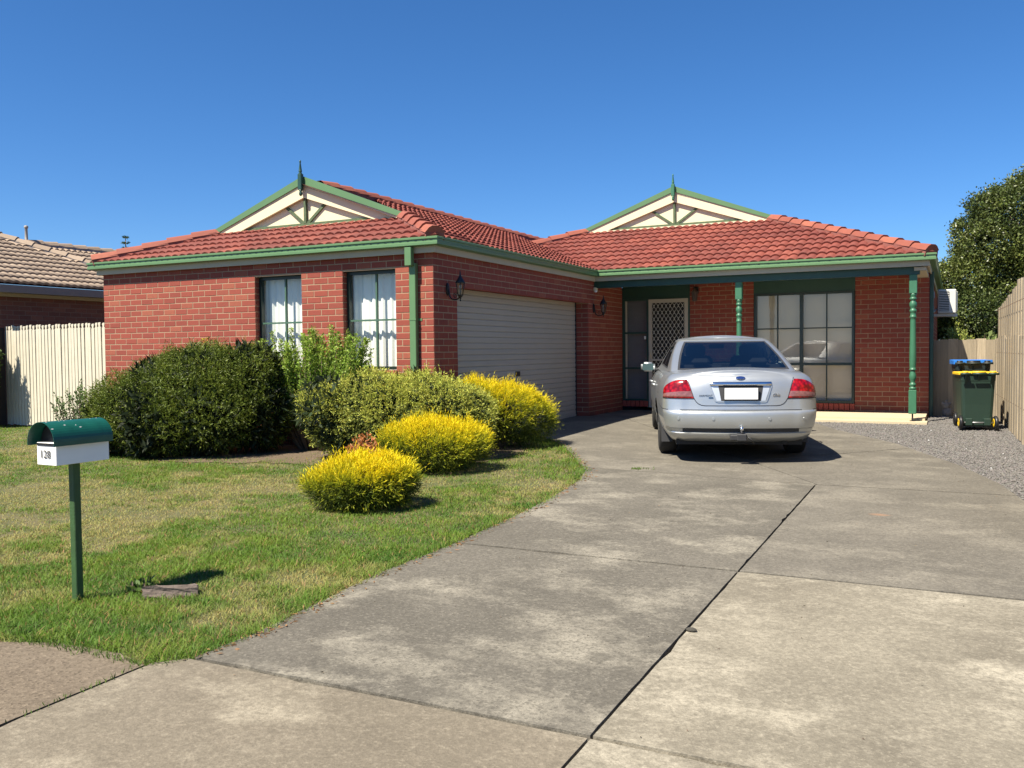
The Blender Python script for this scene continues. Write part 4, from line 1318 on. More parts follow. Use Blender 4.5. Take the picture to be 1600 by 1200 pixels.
# ------------------------------------------------------------------ wheelie bins (handle side to the camera)
def bin_(loc, rot, H, Wd, lid, lid2, label, body, rim=0.026):
    B = empty('wheelie_bin', loc, label, 'bin', 'wheelie bins by the paling fence')
    T = Matrix.Translation(loc) @ Matrix.Rotation(rot, 4, 'Z')
    def bld(mb, name, mat, par=B):
        mb.v = [tuple(T @ Vector(v)) for v in mb.v]
        return mb.build(name, mat, par)
    w0, w1 = Wd * 0.40, Wd * 0.475
    d0, d1 = 0.19, 0.235
    hb = H - 0.07
    bm = bmesh.new()
    rings = []
    for z, w, da, db in ((0.04, w0, d0, d0), (hb * 0.45, (w0 + w1) / 2, (d0 + d1) / 2 - .01, (d0 + d1) / 2), (hb - 0.10, w1 * 0.98, d1 * 0.98, d1), (hb - 0.095, w1, d1, d1 + 0.01), (hb, w1 * 1.02, d1 * 1.02, d1 * 1.04)):
        ring = []
        c = 0.045
        for (sx, sy) in ((-1, -1), (1, -1), (1, 1), (-1, 1)):
            dd = da if sy < 0 else db
            pts = [(sx * (w - c), sy * dd), (sx * (w - c * 0.3), sy * (dd - c * 0.3)), (sx * w, sy * (dd - c))]
            if sx * sy < 0:
                pts = pts
            else:
                pts = pts[::-1]
            ring += [bm.verts.new((px_, py_, z)) for px_, py_ in pts]
        rings.append(ring)
    for a, b_ in zip(rings, rings[1:]):
        for k in range(12):
            bm.faces.new((a[k], a[(k + 1) % 12], b_[(k + 1) % 12], b_[k]))
    bm.faces.new(rings[0][::-1])
    bmesh.ops.recalc_face_normals(bm, faces=bm.faces)
    mb = MB().addbm(bm)
    for sx in (-1, 1):                                   # gussets under the handle
        mb.prism([(-d1 - 0.07, hb), (-d1 + 0.01, hb), (-d1 + 0.01, hb - 0.15)], 'x', sx * w1 * 0.72 - 0.012, sx * w1 * 0.72 + 0.012)
    mb.prism([(-d1 - 0.05, hb), (-d1 + 0.01, hb), (-d1 + 0.01, hb - 0.11)], 'x', -0.012, 0.012)
    mb.cbox(-w1 * 1.04, w1 * 1.04, -d1 - 0.02, d1 * 1.06, hb - 0.005, hb + 0.012, 0.004)
    bld(mb, 'body', body)
    h = MB()
    for sx in (-1, 1):
        h.tube([(sx * w1 * 0.5, -d1 - 0.09, hb + 0.005), (sx * w1 * 1.08, -d1 - 0.09, hb + 0.005)], 0.016, 8)
        h.cbox(sx * w1 * 0.72 - 0.02, sx * w1 * 0.72 + 0.02, -d1 - 0.1, -d1 + 0.02, hb - 0.012, hb + 0.02, 0.004)
    h.tube([(-w1 * 0.4, -d1 - 0.09, hb + 0.005), (w1 * 0.4, -d1 - 0.09, hb + 0.005)], 0.016, 8)
    bld(h, 'handle', body)
    l = MB()
    def lf(u, v):
        x_ = (u - .5) * 2 * w1 * 1.06; y_ = -d1 * 1.02 + v * (2.12 * d1)
        e = (1 - abs(2 * u - 1) ** 6) * (1 - abs(2 * v - 1) ** 6)
        return (x_, y_, hb + 0.013 + 0.018 * e + 0.004 * v)
    l.grid(lf, 14, 14)
    l.cbox(-w1 * 1.06, w1 * 1.06, -d1 * 1.03, -d1 * 1.0, hb - 0.005, hb + rim, 0.005).cbox(-w1 * 1.06, w1 * 1.06, d1 * 1.08, d1 * 1.12, hb - 0.02, hb + rim, 0.005)
    for sx in (-1, 1):
        l.cbox(sx * w1 * 1.06 - 0.012, sx * w1 * 1.06 + 0.012, -d1 * 1.0, d1 * 1.08, hb - 0.012, hb + rim - 0.002, 0.004)
    lo = bld(l, 'lid', lid)
    hg = MB()
    for a, b_ in ((-0.95, -0.62), (-0.38, 0.38), (0.62, 0.95)):
        hg.tube([(w1 * a, -d1 - 0.045, hb + 0.028), (w1 * b_, -d1 - 0.045, hb + 0.028)], 0.018, 8)
        hg.cbox(w1 * a, w1 * b_, -d1 - 0.045, -d1 * 0.98, hb + 0.018, hb + 0.04, 0.003)
    bld(hg, 'hinge', lid2, lo)
    for sx in (-1, 1):
        wv = MB()
        x_ = sx * (w0 + 0.035)
        wv.lathe([(0.03, -0.022), (0.085, -0.024), (0.10, -0.012), (0.10, 0.012), (0.085, 0.024), (0.03, 0.022)], (x_, -d0 - 0.035, 0.10), 20, 'x')
        wo = bld(wv, 'wheel', M_BLACK)
        hb_ = MB().lathe([(0.062, -0.0262), (0.06, -0.028), (0.02, -0.033), (0.02, 0.033), (0.06, 0.028), (0.062, 0.0262)], (x_, -d0 - 0.035, 0.10), 16, 'x')
        bld(hb_, 'hub', lid2, wo)
    ax_ = MB().tube([(-w0 - 0.03, -d0 - 0.035, 0.10), (w0 + 0.03, -d0 - 0.035, 0.10)], 0.012, 8)
    bld(ax_, 'axle', paint('zinc', (0.3, 0.3, 0.3), 0.4, metallic=0.8))
    for sx in (-1, 1):
        bld(MB().cbox(sx * w0 * 0.62 - 0.045, sx * w0 * 0.62 + 0.045, -d0 - 0.06, -d0 + 0.02, 0.06, 0.16, 0.006), 'axle_mount', body)
    return B
M_BIN = paint('dark_green_plastic', (0.014, 0.034, 0.023), 0.5, 0.12, 9.0)
M_YEL = paint('yellow_plastic', (0.78, 0.50, 0.02), 0.45, 0.08, 9.0)
M_BLU = paint('blue_plastic', (0.02, 0.17, 0.55), 0.45, 0.08, 9.0)
M_GRN = paint('bright_green_plastic', (0.04, 0.40, 0.12), 0.45, 0.1)
b1 = bin_((6.245, 4.88, 0.0), math.radians(10), 0.87, 0.485, M_YEL, M_YEL, 'dark green wheelie bin with a yellow lid and yellow wheel hubs', M_BIN)
b2 = bin_((6.20, 5.60, 0.0), math.radians(7), 1.01, 0.50, M_BLU, M_BLACK, 'wheelie bin with a blue lid standing behind the yellow lidded bin', paint('black_green_plastic', (0.014, 0.022, 0.02), 0.5), rim=0.055)
MB().cbox(6.30, 6.41, 5.39, 5.50, 0.955, 0.987, 0.006).build('lid_patch', M_GRN, b2)

# ------------------------------------------------------------------ letterbox
LX, LY = 1.527, -6.366
LZ = gz(LY)
LB = empty('letterbox', (LX, LY, LZ), 'white letterbox with green barrel roof on a green post', 'letterbox')
M_LBG = paint('teal_green_enamel', (0.006, 0.080, 0.055), 0.38, 0.25, 16.0)
M_LPOST = paint('green_post_paint', (0.035, 0.085, 0.025), 0.6, 0.3, 10.0, bmp=0.2)
Tl = Matrix.Translation((LX, LY, 0)) @ Matrix.Rotation(math.radians(-1.5), 4, 'Z')
MB().cbox(-0.0225, 0.0225, -0.0225, 0.0225, LZ - 0.05, 0.60, 0.004, Tl @ Matrix.Translation((0, 0, 0))).build('post', M_LPOST, LB)
MB().cbox(-0.082, 0.082, -0.165, 0.165, 0.592, 0.715, 0.002, Tl).build('box', M_WHITE, LB)
MB().box(-0.075, 0.075, -0.1685, -0.166, 0.698, 0.713, Tl).build('letter_slot', M_BLACK, LB)
rf_ = MB(); vs = []
K = 22
for yy in (-0.198, 0.168):
    for rad in (0.115, 0.1125):
        for k in range(K + 1):
            t = math.pi * k / K
            vs.append(Tl @ Vector((rad * math.cos(t), yy, 0.722 + rad * 0.95 * math.sin(t))))
        vs.append(Tl @ Vector((-rad, yy, 0.700))); vs.insert(len(vs) - K - 2, Tl @ Vector((rad, yy, 0.700)))
n_ = K + 3
fs = []
for k in range(n_ - 1):
    fs += [(k, k + 1, 2 * n_ + k + 1, 2 * n_ + k), (n_ + k + 1, n_ + k, 3 * n_ + k, 3 * n_ + k + 1), (k + 1, k, n_ + k, n_ + k + 1), (2 * n_ + k, 2 * n_ + k + 1, 3 * n_ + k + 1, 3 * n_ + k)]
fixn(rf_.add(vs, fs, False).build('barrel_roof', M_LBG, LB))
MB().prism([(0.108 * math.cos(math.pi * k / 16), 0.718 + 0.102 * math.sin(math.pi * k / 16)) for k in range(17)], 'y', LY - 0.12, LY + 0.165).build('roof_lining', M_BLACK, LB)
for _v in LB.children[-1].data.vertices:
    _v.co.x += 0.0
_lo = LB.children[-1]
_me = _lo.data
for _v in _me.vertices:
    _v.co.x = _v.co.x + LX
tm = text_mesh('128', 0.062, 0.0006)
tm.materials.clear(); tm.materials.append(paint('number_grey', (0.06, 0.06, 0.06), 0.6))
no = bpy.data.objects.new('house_number', tm)
register(no, LB, Tl @ Vector((-0.006, -0.1690, 0.650)))
no.rotation_euler = (math.pi / 2, 0, math.radians(-1.5))
chips = MB()
for k in range(14):
    t = random.uniform(0.4, 2.2); yy = random.uniform(-0.22, 0.2)
    p = Vector((0.1155 * math.cos(t), yy * 0.85, 0.722 + 0.1097 * math.sin(t)))
    q = Tl @ p
    a = random.uniform(0.003, 0.011)
    chips.add([Tl @ (p + Vector((0, -a, 0))), Tl @ (p + Vector((math.sin(t) * -0.004 * -1, 0.0, -math.cos(t) * 0.004))), Tl @ (p + Vector((0, a, 0))), Tl @ (p + Vector((-math.sin(t) * 0.004, 0.0, math.cos(t) * 0.004)))], [(0, 1, 2, 3)])
chips.build('paint_chips', paint('bare_metal', (0.5, 0.5, 0.48), 0.5), LB, kind='stuff')

# stone lying in the lawn
bm = bmesh.new()
bmesh.ops.create_cube(bm, size=1.0)
bmesh.ops.subdivide_edges(bm, edges=bm.edges, cuts=4, use_grid_fill=True)
rr = random.Random(9)
for v in bm.verts:
    d = v.co.copy()
    v.co = Vector((d.x * 0.27 * (1 - 0.25 * d.y), d.y * 0.10, d.z * 0.075)) + Vector((rr.uniform(-1, 1), rr.uniform(-1, 1), rr.uniform(-1, 1))) * 0.006
bm.transform(Matrix.Translation((1.93, -6.06, gz(-6.06) + 0.008)) @ Matrix.Rotation(0.62, 4, 'Z') @ Matrix.Rotation(-0.25, 4, 'X'))
MB().addbm(bm, False).build('garden_stone', paint('pinkish_stone', (0.15, 0.115, 0.095), 0.9, 0.4, 30.0, bmp=0.6), None, at=(1.93, -6.06, gz(-6.06)), label='broken piece of stone lying in the lawn near the letterbox', cat='stone')
# small stone on the driveway joint
bm = bmesh.new(); bmesh.ops.create_icosphere(bm, subdivisions=2, radius=1.0, matrix=Matrix.Translation((4.83, -5.52, gz(-5.52) + 0.008)) @ Matrix.Diagonal((0.028, 0.018, 0.012, 1)))
MB().addbm(bm).build('pebble', paint('dark_pebble', (0.05, 0.045, 0.035), 0.9), None, at=(4.83, -5.52, gz(-5.52)), label='small dark clod lying beside the long driveway joint', cat='pebble')
# ------------------------------------------------------------------ the car
CARH = math.radians(19.0)
CAR = bpy.data.objects.new('car', None)
COL.objects.link(CAR)
ORG['car'] = Vector((0, 0, 0))
CAR.location = (3.525, 1.115, gz(1.115))
CAR.rotation_euler = (0.016, 0, CARH)
CAR.scale = (0.96, 1.0, 1.0)
props(CAR, 'silver sedan parked on the driveway with its boot to the street', 'car')

def lerp(tab, x):
    return float(np.interp(x, [t[0] for t in tab], [t[1] for t in tab]))

def silver():
    m, nt, b, o = nodes('silver_car_paint')
    p = N(nt, 'ShaderNodeTexCoord').outputs['Object']
    f = noise(nt, p, 900.0, 2.0, 0.5)
    c = mix(nt, f, (0.41, 0.43, 0.435), (0.51, 0.53, 0.535))
    d = noise(nt, p, 2.5, 6.0, 0.7)
    c = mix(nt, ramp(nt, d, [(0.45, 0.0), (0.75, 0.22)]), c, (0.36, 0.34, 0.31))
    nt.links.new(c, b.inputs['Base Color'])
    b.inputs['Metallic'].default_value = 0.72
    nt.links.new(ramp(nt, d, [(0.3, 0.30), (0.8, 0.46)]), b.inputs['Roughness'])
    b.inputs['Coat Weight'].default_value = 0.55
    b.inputs['Coat Roughness'].default_value = 0.06
    return m
M_SIL = silver()
M_CGL = glass_mat('car_glass', (0.42, 0.46, 0.47), 1.25)
M_RUB = paint('tyre_rubber', (0.018, 0.018, 0.018), 0.85, 0.3, 30.0)
M_PLAS = paint('dark_grey_plastic', (0.03, 0.03, 0.032), 0.6)
M_ALLOY = paint('alloy', (0.55, 0.56, 0.57), 0.3, 0.1, 20.0, metallic=0.9)
M_CHR = paint('chrome', (0.78, 0.80, 0.82), 0.08, 0.03, 5.0, metallic=1.0)
M_SEAT = paint('dark_seat_cloth', (0.025, 0.027, 0.032), 0.9)
m, nt, b, o = nodes('tail_lamp_red')
vo = N(nt, 'ShaderNodeTexVoronoi'); vo.inputs['Scale'].default_value = 26.0
nt.links.new(N(nt, 'ShaderNodeTexCoord').outputs['Object'], vo.inputs['Vector'])
nt.links.new(ramp(nt, vo.outputs['Distance'], [(0.2, (0.36, 0.004, 0.006)), (0.7, (0.11, 0.001, 0.002))]), b.inputs['Base Color'])
b.inputs['Roughness'].default_value = 0.2; b.inputs['Coat Weight'].default_value = 0.4; b.inputs['Coat Roughness'].default_value = 0.03
M_RED = m
M_PINK = paint('tail_lamp_clear', (0.24, 0.10, 0.095), 0.2, 0.5, 40.0, coat=0.4)

YR = [(.24, -.93), (.27, -1.01), (.31, -1.06), (.345, -1.072), (.360, -1.055), (.392, -1.060), (.406, -1.098), (.45, -1.112), (.52, -1.118), (.575, -1.114), (.590, -1.102), (.600, -1.080), (.65, -1.070), (.70, -1.064), (.80, -1.050), (.90, -1.028), (.95, -1.008), (.985, -.972), (1.2, -.9)]
HW = [(.24, .79), (.27, .82), (.31, .855), (.36, .885), (.41, .902), (.52, .925), (.60, .931), (.70, .929), (.80, .919), (.87, .902), (.93, .868), (.965, .83), (.985, .79)]
BELT = [(-1.2, .985), (-.4, 1.0), (.4, .985), (1.5, .955), (2.4, .93), (3.0, .86), (3.5, .78), (3.9, .66)]
ZL = [.24, .255, .27, .29, .31, .33, .345, .360, .375, .392, .406, .425, .45, .485, .52, .55, .575, .590, .600, .615, .65, .70, .75, .80, .85, .90, .93, .955, .973, .985]
NR, NC, NSD = 14, 12, 92
def taper(y):
    w = 1.0
    if y < 0.2: w -= 0.085 * ((0.2 - y) / 1.3) ** 2
    if y > 2.6: w -= 0.13 * ((y - 2.6) / 1.2) ** 2
    return w
def outline(zr, yr, yf, H, rx, ry, bow, tp, nr=NR, nc=NC, ns=NSD):
    """half outline of a slice from the rear centre round to the front centre"""
    y0 = yr + bow
    ya = y0 + ry; yb = yf - ry * 1.3
    wr = H * tp(ya); wf = H * tp(yb)
    pts = []
    xr = wr - rx
    for i in range(nr):
        x = xr * i / nr
        pts.append((x, yr + bow * (x / xr) ** 2))
    for i in range(nc):
        a = math.pi / 2 * i / nc
        pts.append((xr + rx * math.sin(a), y0 + ry * (1 - math.cos(a))))
    for i in range(ns + 1):
        y = ya + (yb - ya) * i / ns
        pts.append((H * tp(y), y))
    for i in range(1, 7):
        a = math.pi / 2 * i / 6
        pts.append((wf - 0.45 * (1 - math.cos(a)), yb + ry * 1.15 * math.sin(a)))
    xf = wf - 0.45; yfe = yb + ry * 1.15
    for i in range(1, 7):
        x = xf * (1 - i / 6)
        pts.append((x, yfe + ry * 0.15 * (1 - (x / xf) ** 2)))
    return pts
def body_slice(z):
    t = (z - .24) / .745
    return outline(z, lerp(YR, z), 3.84 - 0.16 * t ** 3 - 0.1 * (1 - t) ** 6, lerp(HW, z), 0.27, 0.22, 0.055, taper)
def zmap(z, y):
    return .24 + (z - .24) * (lerp(BELT, y) - .24) / .745 if y > -0.6 else z + (lerp(BELT, y) - .985) * max(0, (z - .6) / .385)

SL_CACHE = {}
def arc_pt(s, z, off=0.0):
    """point on the body at arc length s from the centre line (signed) and height z, pushed out by off"""
    k = round(z, 4)
    if k not in SL_CACHE:
        SL_CACHE[k] = body_slice(z)
    pts = SL_CACHE[k]
    sg = -1 if s < 0 else 1
    s = abs(s); acc = 0.0
    for (x0, y0), (x1, y1) in zip(pts, pts[1:]):
        l = math.hypot(x1 - x0, y1 - y0)
        if acc + l >= s:
            t = (s - acc) / l
            nx, ny = (y1 - y0) / l, -(x1 - x0) / l
            return Vector((sg * (x0 + t * (x1 - x0) + nx * off), y0 + t * (y1 - y0) + ny * off, zmap(z, y0)))
        acc += l

bm = bmesh.new()
rows = []
for z in ZL:
    sl = body_slice(z)
    rows.append([[bm.verts.new((s * x, y, zmap(z, y))) for (x, y) in sl] for s in (-1, 1)])
npt = len(rows[0][0])
for a, b_ in zip(rows, rows[1:]):
    for sd in (0, 1):
        for i in range(npt - 1):
            q = (a[sd][i], a[sd][i + 1], b_[sd][i + 1], b_[sd][i])
            bm.faces.new(q if sd else q[::-1])
# deck, scuttle and bonnet across the top
NX = 12
prev = None
dark_faces = []
for i in range(npt):
    L, R_ = rows[-1][0][i], rows[-1][1][i]
    xe = R_.co.x; line = [L]
    fr_ = min(1.0, xe / 0.55)
    for k in range(1, NX):
        x = -xe + 2 * xe * k / NX
        line.append(bm.verts.new((x, R_.co.y, R_.co.z + 0.052 * fr_ * (1 - (x / max(xe, 1e-4)) ** 2) ** 0.9)))
    line.append(R_)
    if prev:
        for k in range(NX):
            try:
                f = bm.faces.new((prev[k], prev[k + 1], line[k + 1], line[k]))
                if -0.36 < R_.co.y < 2.38:
                    dark_faces.append(f)
            except ValueError:
                pass
    prev = line
# wheel arches
for cy in (0.0, 2.83):
    cz, r = 0.325, 0.352
    inside = {v for v in bm.verts if abs(v.co.x) > 0.5 and math.hypot(v.co.y - cy, v.co.z - cz) < r and v.co.z < 0.8}
    kill = [f for f in bm.faces if all(v in inside for v in f.verts)]
    bmesh.ops.delete(bm, geom=kill, context='FACES')
    for v in inside:
        if v.is_valid:
            d = Vector((v.co.y - cy, v.co.z - cz))
            d = d.normalized() * r
            if d.y < -0.1:
                continue
            v.co.y = cy + d.x; v.co.z = cz + d.y
bmesh.ops.delete(bm, geom=[v for v in bm.verts if not v.link_faces], context='VERTS')
for f in dark_faces:
    if f.is_valid:
        f.material_index = 1
bmesh.ops.remove_doubles(bm, verts=bm.verts, dist=1e-4)
bmesh.ops.recalc_face_normals(bm, faces=bm.faces)
me = bpy.data.meshes.new('body'); bm.to_mesh(me); bm.free()
me.materials.append(M_SIL); me.materials.append(M_PLAS)
me.polygons.foreach_set('use_smooth', [True] * len(me.polygons))
me.set_sharp_from_angle(angle=math.radians(38))
body = bpy.data.objects.new('body', me); register(body, CAR, (0, 0, 0))

# greenhouse
GZ = [.955, .985, 1.022, 1.04, 1.08, 1.13, 1.19, 1.25, 1.30, 1.338, 1.352, 1.372, 1.386, 1.394]
GYR = [(.955, -.60), (.985, -.53), (1.022, -.43), (1.352, .58), (1.372, .68), (1.386, .80), (1.394, .98)]
GYF = [(.955, 2.60), (1.0, 2.46), (1.352, 1.66), (1.386, 1.56), (1.394, 1.45)]
GHW = [(.955, .83), (.985, .80), (1.022, .782), (1.08, .755), (1.19, .705), (1.30, .648), (1.352, .612), (1.372, .59), (1.386, .56), (1.394, .51)]
def gtaper(y):
    return 1.0 - (0.075 * ((0.6 - y) / 1.1) ** 2 if y < 0.6 else 0.0)
GN = (16, 8, 48)
def g_slice(z):
    return outline(z, lerp(GYR, z), lerp(GYF, z), lerp(GHW, z), 0.135, 0.20, 0.10, gtaper, *GN)
bm = bmesh.new()
rows = []
for z in GZ:
    rows.append([[bm.verts.new((s * x, y, z + (0.012 if z < 1.36 else 0.0) * 0)) for (x, y) in g_slice(z)] for s in (-1, 1)])
npt = len(rows[0][0])
tags = {}
R0, R1 = GN[0] + 2, GN[0] + GN[1]
F0 = GN[0] + GN[1] + GN[2] + 4
for j, (a, b_) in enumerate(zip(rows, rows[1:])):
    for sd in (0, 1):
        for i in range(npt - 1):
            q = (a[sd][i], a[sd][i + 1], b_[sd][i + 1], b_[sd][i])
            f = bm.faces.new(q if sd else q[::-1])
            k = i - R1
            if i < R0 and 2 <= j <= 9:
                tags[f] = 'rear_window' if (i < R0 - 1 and 3 <= j <= 8) else 'edge'
            elif 0 <= k < GN[2] and 2 <= j <= 9:
                fr_ = k / GN[2]
                if 0.13 < fr_ < 0.92:
                    tags[f] = 'edge' if (abs(fr_ - 0.53) < 0.025 or j in (2, 9) or fr_ < 0.155 or fr_ > 0.89) else ('side_window' + ('_left' if sd == 0 else '_right'))
            elif i >= F0 and 2 <= j <= 9:
                tags[f] = 'windscreen' if 3 <= j <= 8 else 'edge'
prev = None
for i in range(npt):
    L, R_ = rows[-1][0][i], rows[-1][1][i]
    xe = R_.co.x; line = [L]
    for k in range(1, 10):
        x = -xe + 2 * xe * k / 10
        line.append(bm.verts.new((x, R_.co.y, R_.co.z + 0.034 * min(1.0, xe / 0.4) * (1 - (x / max(xe, 1e-4)) ** 2))))
    line.append(R_)
    if prev:
        for k in range(10):
            try:
                bm.faces.new((prev[k], prev[k + 1], line[k + 1], line[k]))
            except ValueError:
                pass
    prev = line
panes = {}
for f, t in tags.items():
    if t == 'edge':
        f.material_index = 1
    else:
        panes.setdefault(t, []).append([v.co.copy() for v in f.verts])
bmesh.ops.delete(bm, geom=[f for f, t in tags.items() if t != 'edge'], context='FACES')
bmesh.ops.remove_doubles(bm, verts=bm.verts, dist=1e-4)
bmesh.ops.recalc_face_normals(bm, faces=bm.faces)
me = bpy.data.meshes.new('cabin'); bm.to_mesh(me); bm.free()
me.materials.append(M_SIL); me.materials.append(M_PLAS)
me.polygons.foreach_set('use_smooth', [True] * len(me.polygons))
me.set_sharp_from_angle(angle=math.radians(38))
cab = bpy.data.objects.new('cabin', me); register(cab, CAR, (0, 0, 0))
for t, qs in panes.items():
    mb = MB()
    for q in qs:
        mb.add(q, [(0, 1, 2, 3)], True)
    o = mb.build('rear_window' if t == 'rear_window' else 'windscreen' if t == 'windscreen' else 'side_window', M_CGL, CAR)
    fixn(o)

# underside, wheel housings, wheels
MB().box(-0.72, 0.72, -0.86, 3.6, 0.20, 0.26).box(-0.55, 0.55, -0.5, 3.4, 0.26, 0.75).box(-0.86, 0.86, 0.42, 2.42, 0.19, 0.25).build('underbody', M_DARK, CAR)
for cy in (0.0, 2.83):
    for sx in (-1, 1):
        wl = MB().lathe([(0.20, -0.105), (0.27, -0.112), (0.305, -0.098), (0.318, -0.06), (0.320, 0.0), (0.318, 0.06), (0.305, 0.098), (0.27, 0.112), (0.20, 0.105)], (sx * 0.785, cy, 0.320), 40, 'x')
        w = wl.build('wheel', M_RUB, CAR)
        rim = MB()
        x0 = sx * 0.785
        rim.lathe([(0.205, -0.10), (0.215, -0.10), (0.218, 0.108), (0.205, 0.110), (0.195, 0.09), (0.195, -0.09)], (x0, cy, 0.32), 32, 'x')
        for k in range(8):
            a = 2 * math.pi * k / 8
            M_ = Matrix.Translation((x0 + sx * 0.085, cy, 0.32)) @ Matrix.Rotation(a, 4, 'X')
            rim.box(-0.012, 0.012, -0.022, 0.022, 0.03, 0.205, M_)
        rim.lathe([(0.0, 0.075 if sx > 0 else -0.075), (0.055, 0.10 * sx), (0.05, 0.112 * sx), (0.0, 0.115 * sx)], (x0, cy, 0.32), 16, 'x')
        rim.build('rim', M_ALLOY, w)
        MB().lathe([(0.01, 0.0), (0.15, 0.0), (0.15, 0.012 * sx), (0.01, 0.012 * sx)], (x0 - sx * 0.01, cy, 0.32), 24, 'x').build('brake_disc', M_PLAS, w)
        arch = MB(); vs = []
        for k in range(17):
            a = math.pi * k / 16
            for xx in (sx * 0.52, sx * 0.905):
                vs.append((xx, cy + 0.356 * math.cos(a), 0.325 + 0.356 * math.sin(a)))
        arch.add(vs, [(2 * k, 2 * k + 1, 2 * k + 3, 2 * k + 2) for k in range(16)], True)
        arch.build('wheel_arch_liner', M_DARK, CAR)
    for sx in (-1, 1):
        if cy == 0.0:
            MB().prism([(-0.335, 0.36), (-0.36, 0.36), (-0.385, 0.175), (-0.365, 0.175)], 'x', sx * 0.74, sx * 0.875).build('mud_flap', M_PLAS, CAR)

# ribbons and patches that follow the body
def ribbon(name, pts, w, off, mat, par=CAR):
    """pts = [(arc, z)]"""
    mb = MB(); vs = []
    for i, (s, z) in enumerate(pts):
        a = pts[max(i - 1, 0)]; c = pts[min(i + 1, len(pts) - 1)]
        d = Vector((c[0] - a[0], c[1] - a[1])).normalized()
        n = Vector((-d.y, d.x)) * w / 2
        vs += [arc_pt(s + n.x, z + n.y, off), arc_pt(s - n.x, z - n.y, off)]
    mb.add(vs, [(2 * i, 2 * i + 1, 2 * i + 3, 2 * i + 2) for i in range(len(pts) - 1)], True)
    return mb.build(name, mat, par)
def dense(pts, n=8):
    out = []
    for a, c in zip(pts, pts[1:]):
        for k in range(n):
            out.append((a[0] + (c[0] - a[0]) * k / n, a[1] + (c[1] - a[1]) * k / n))
    return out + [pts[-1]]
lid = [(-.605, .955), (-.53, .735), (-.505, .695), (-.48, .672), (-.445, .657), (-.40, .651), (.40, .651), (.445, .657), (.48, .672), (.505, .695), (.53, .735), (.605, .955)]
ribbon('boot_lid_gap', dense(lid, 6), 0.008, 0.002, M_BLACK)
ribbon('bumper_gap', dense([(-1.30, .632), (-1.0, .612), (-.85, .606), (.85, .606), (1.0, .612), (1.30, .632)], 10), 0.007, 0.0025, M_PLAS)
ribbon('bumper_groove', dense([(-.66, .377), (.66, .377)], 26), 0.034, 0.003, M_PLAS)
for sg in (-1, 1):
    g = MB(); r_ = MB()
    def lamp(u, v, lo, hi):
        rr_ = lo + (hi - lo) * v
        zb_ = .737 + rr_ * (0.202 - 0.115 * u ** 2.3)
        si = .532 + .075 * rr_
        s = si + u * (0.945 - si)
        edge = min(1.0, 8 * min(u, 1 - u, rr_ + 0.02, 1 - rr_ + 0.02))
        return arc_pt(sg * s, zb_, 0.004 + 0.010 * max(0.0, edge))
    r_.grid(lambda u, v: lamp(u, v, 0.36, 1.0), 18, 10)
    tl = r_.build('tail_lamp', M_RED, CAR)
    g.grid(lambda u, v: lamp(u, v, 0.07, 0.36), 18, 4)
    g.build('clear_lens', M_PINK, tl)
    MB().grid(lambda u, v: lamp(u, v, -0.02, 0.07), 18, 2).build('lower_trim', M_RED, tl)
    ribbon('lamp_gap', dense([(sg * .525, .728), (sg * .945, .728)], 14), 0.010, 0.004, M_BLACK, tl)
# plate recess, chrome strip, garnish and number plate
def patch(name, quad, off, mat, nu=12, nv=4, par=CAR):
    """quad = bl, br, tr, tl in (arc, z)"""
    def fn(u, v):
        s = (1 - v) * (quad[0][0] + u * (quad[1][0] - quad[0][0])) + v * (quad[3][0] + u * (quad[2][0] - quad[3][0]))
        z = (1 - v) * (quad[0][1] + u * (quad[1][1] - quad[0][1])) + v * (quad[3][1] + u * (quad[2][1] - quad[3][1]))
        return arc_pt(s, z, off)
    return MB().grid(fn, nu, nv).build(name, mat, par)
patch('garnish', [(-.272, .706), (.272, .706), (.333, .868), (-.333, .868)], 0.004, paint('garnish_silver', (0.62, 0.65, 0.68), 0.35, 0.04, 5.0, metallic=0.5))
ribbon('garnish_edge', dense([(-.345, .868), (-.30, .735), (-.285, .705), (-.26, .697), (.26, .697), (.285, .705), (.30, .735), (.345, .868)], 5), 0.012, 0.010, M_SIL)
patch('plate_recess', [(-.222, .706), (.222, .706), (.252, .868), (-.252, .868)], 0.006, M_PLAS)
cs = MB()
for k in range(21):
    s = -.345 + .69 * k / 20
    e = 0.6 if k in (0, 20) else 1.0
    for z, off in ((.868, .006), (.872, .022 * e), (.890, .028 * e), (.908, .022 * e), (.912, .006)):
        cs.v.append(tuple(arc_pt(s, z, off)))
cs.f = [(5 * k + j, 5 * (k + 1) + j, 5 * (k + 1) + j + 1, 5 * k + j + 1) for k in range(20) for j in range(4)]
cs.s = [True] * len(cs.f)
cs.build('chrome_strip', M_CHR, CAR)
ry0 = arc_pt(0, .78, 0.0).y
MB().cbox(-.196, .196, ry0 - 0.032, ry0 - 0.014, .708, .852, 0.004).build('plate_holder', M_PLAS, CAR)
m, nt, b, o = nodes('number_plate_white'); b.inputs['Base Color'].default_value = (0.88, 0.88, 0.88, 1); b.inputs['Roughness'].default_value = 0.4
MB().cbox(-.186, .186, ry0 - 0.038, ry0 - 0.0325, .724, .848, 0.0015).build('number_plate', m, CAR)
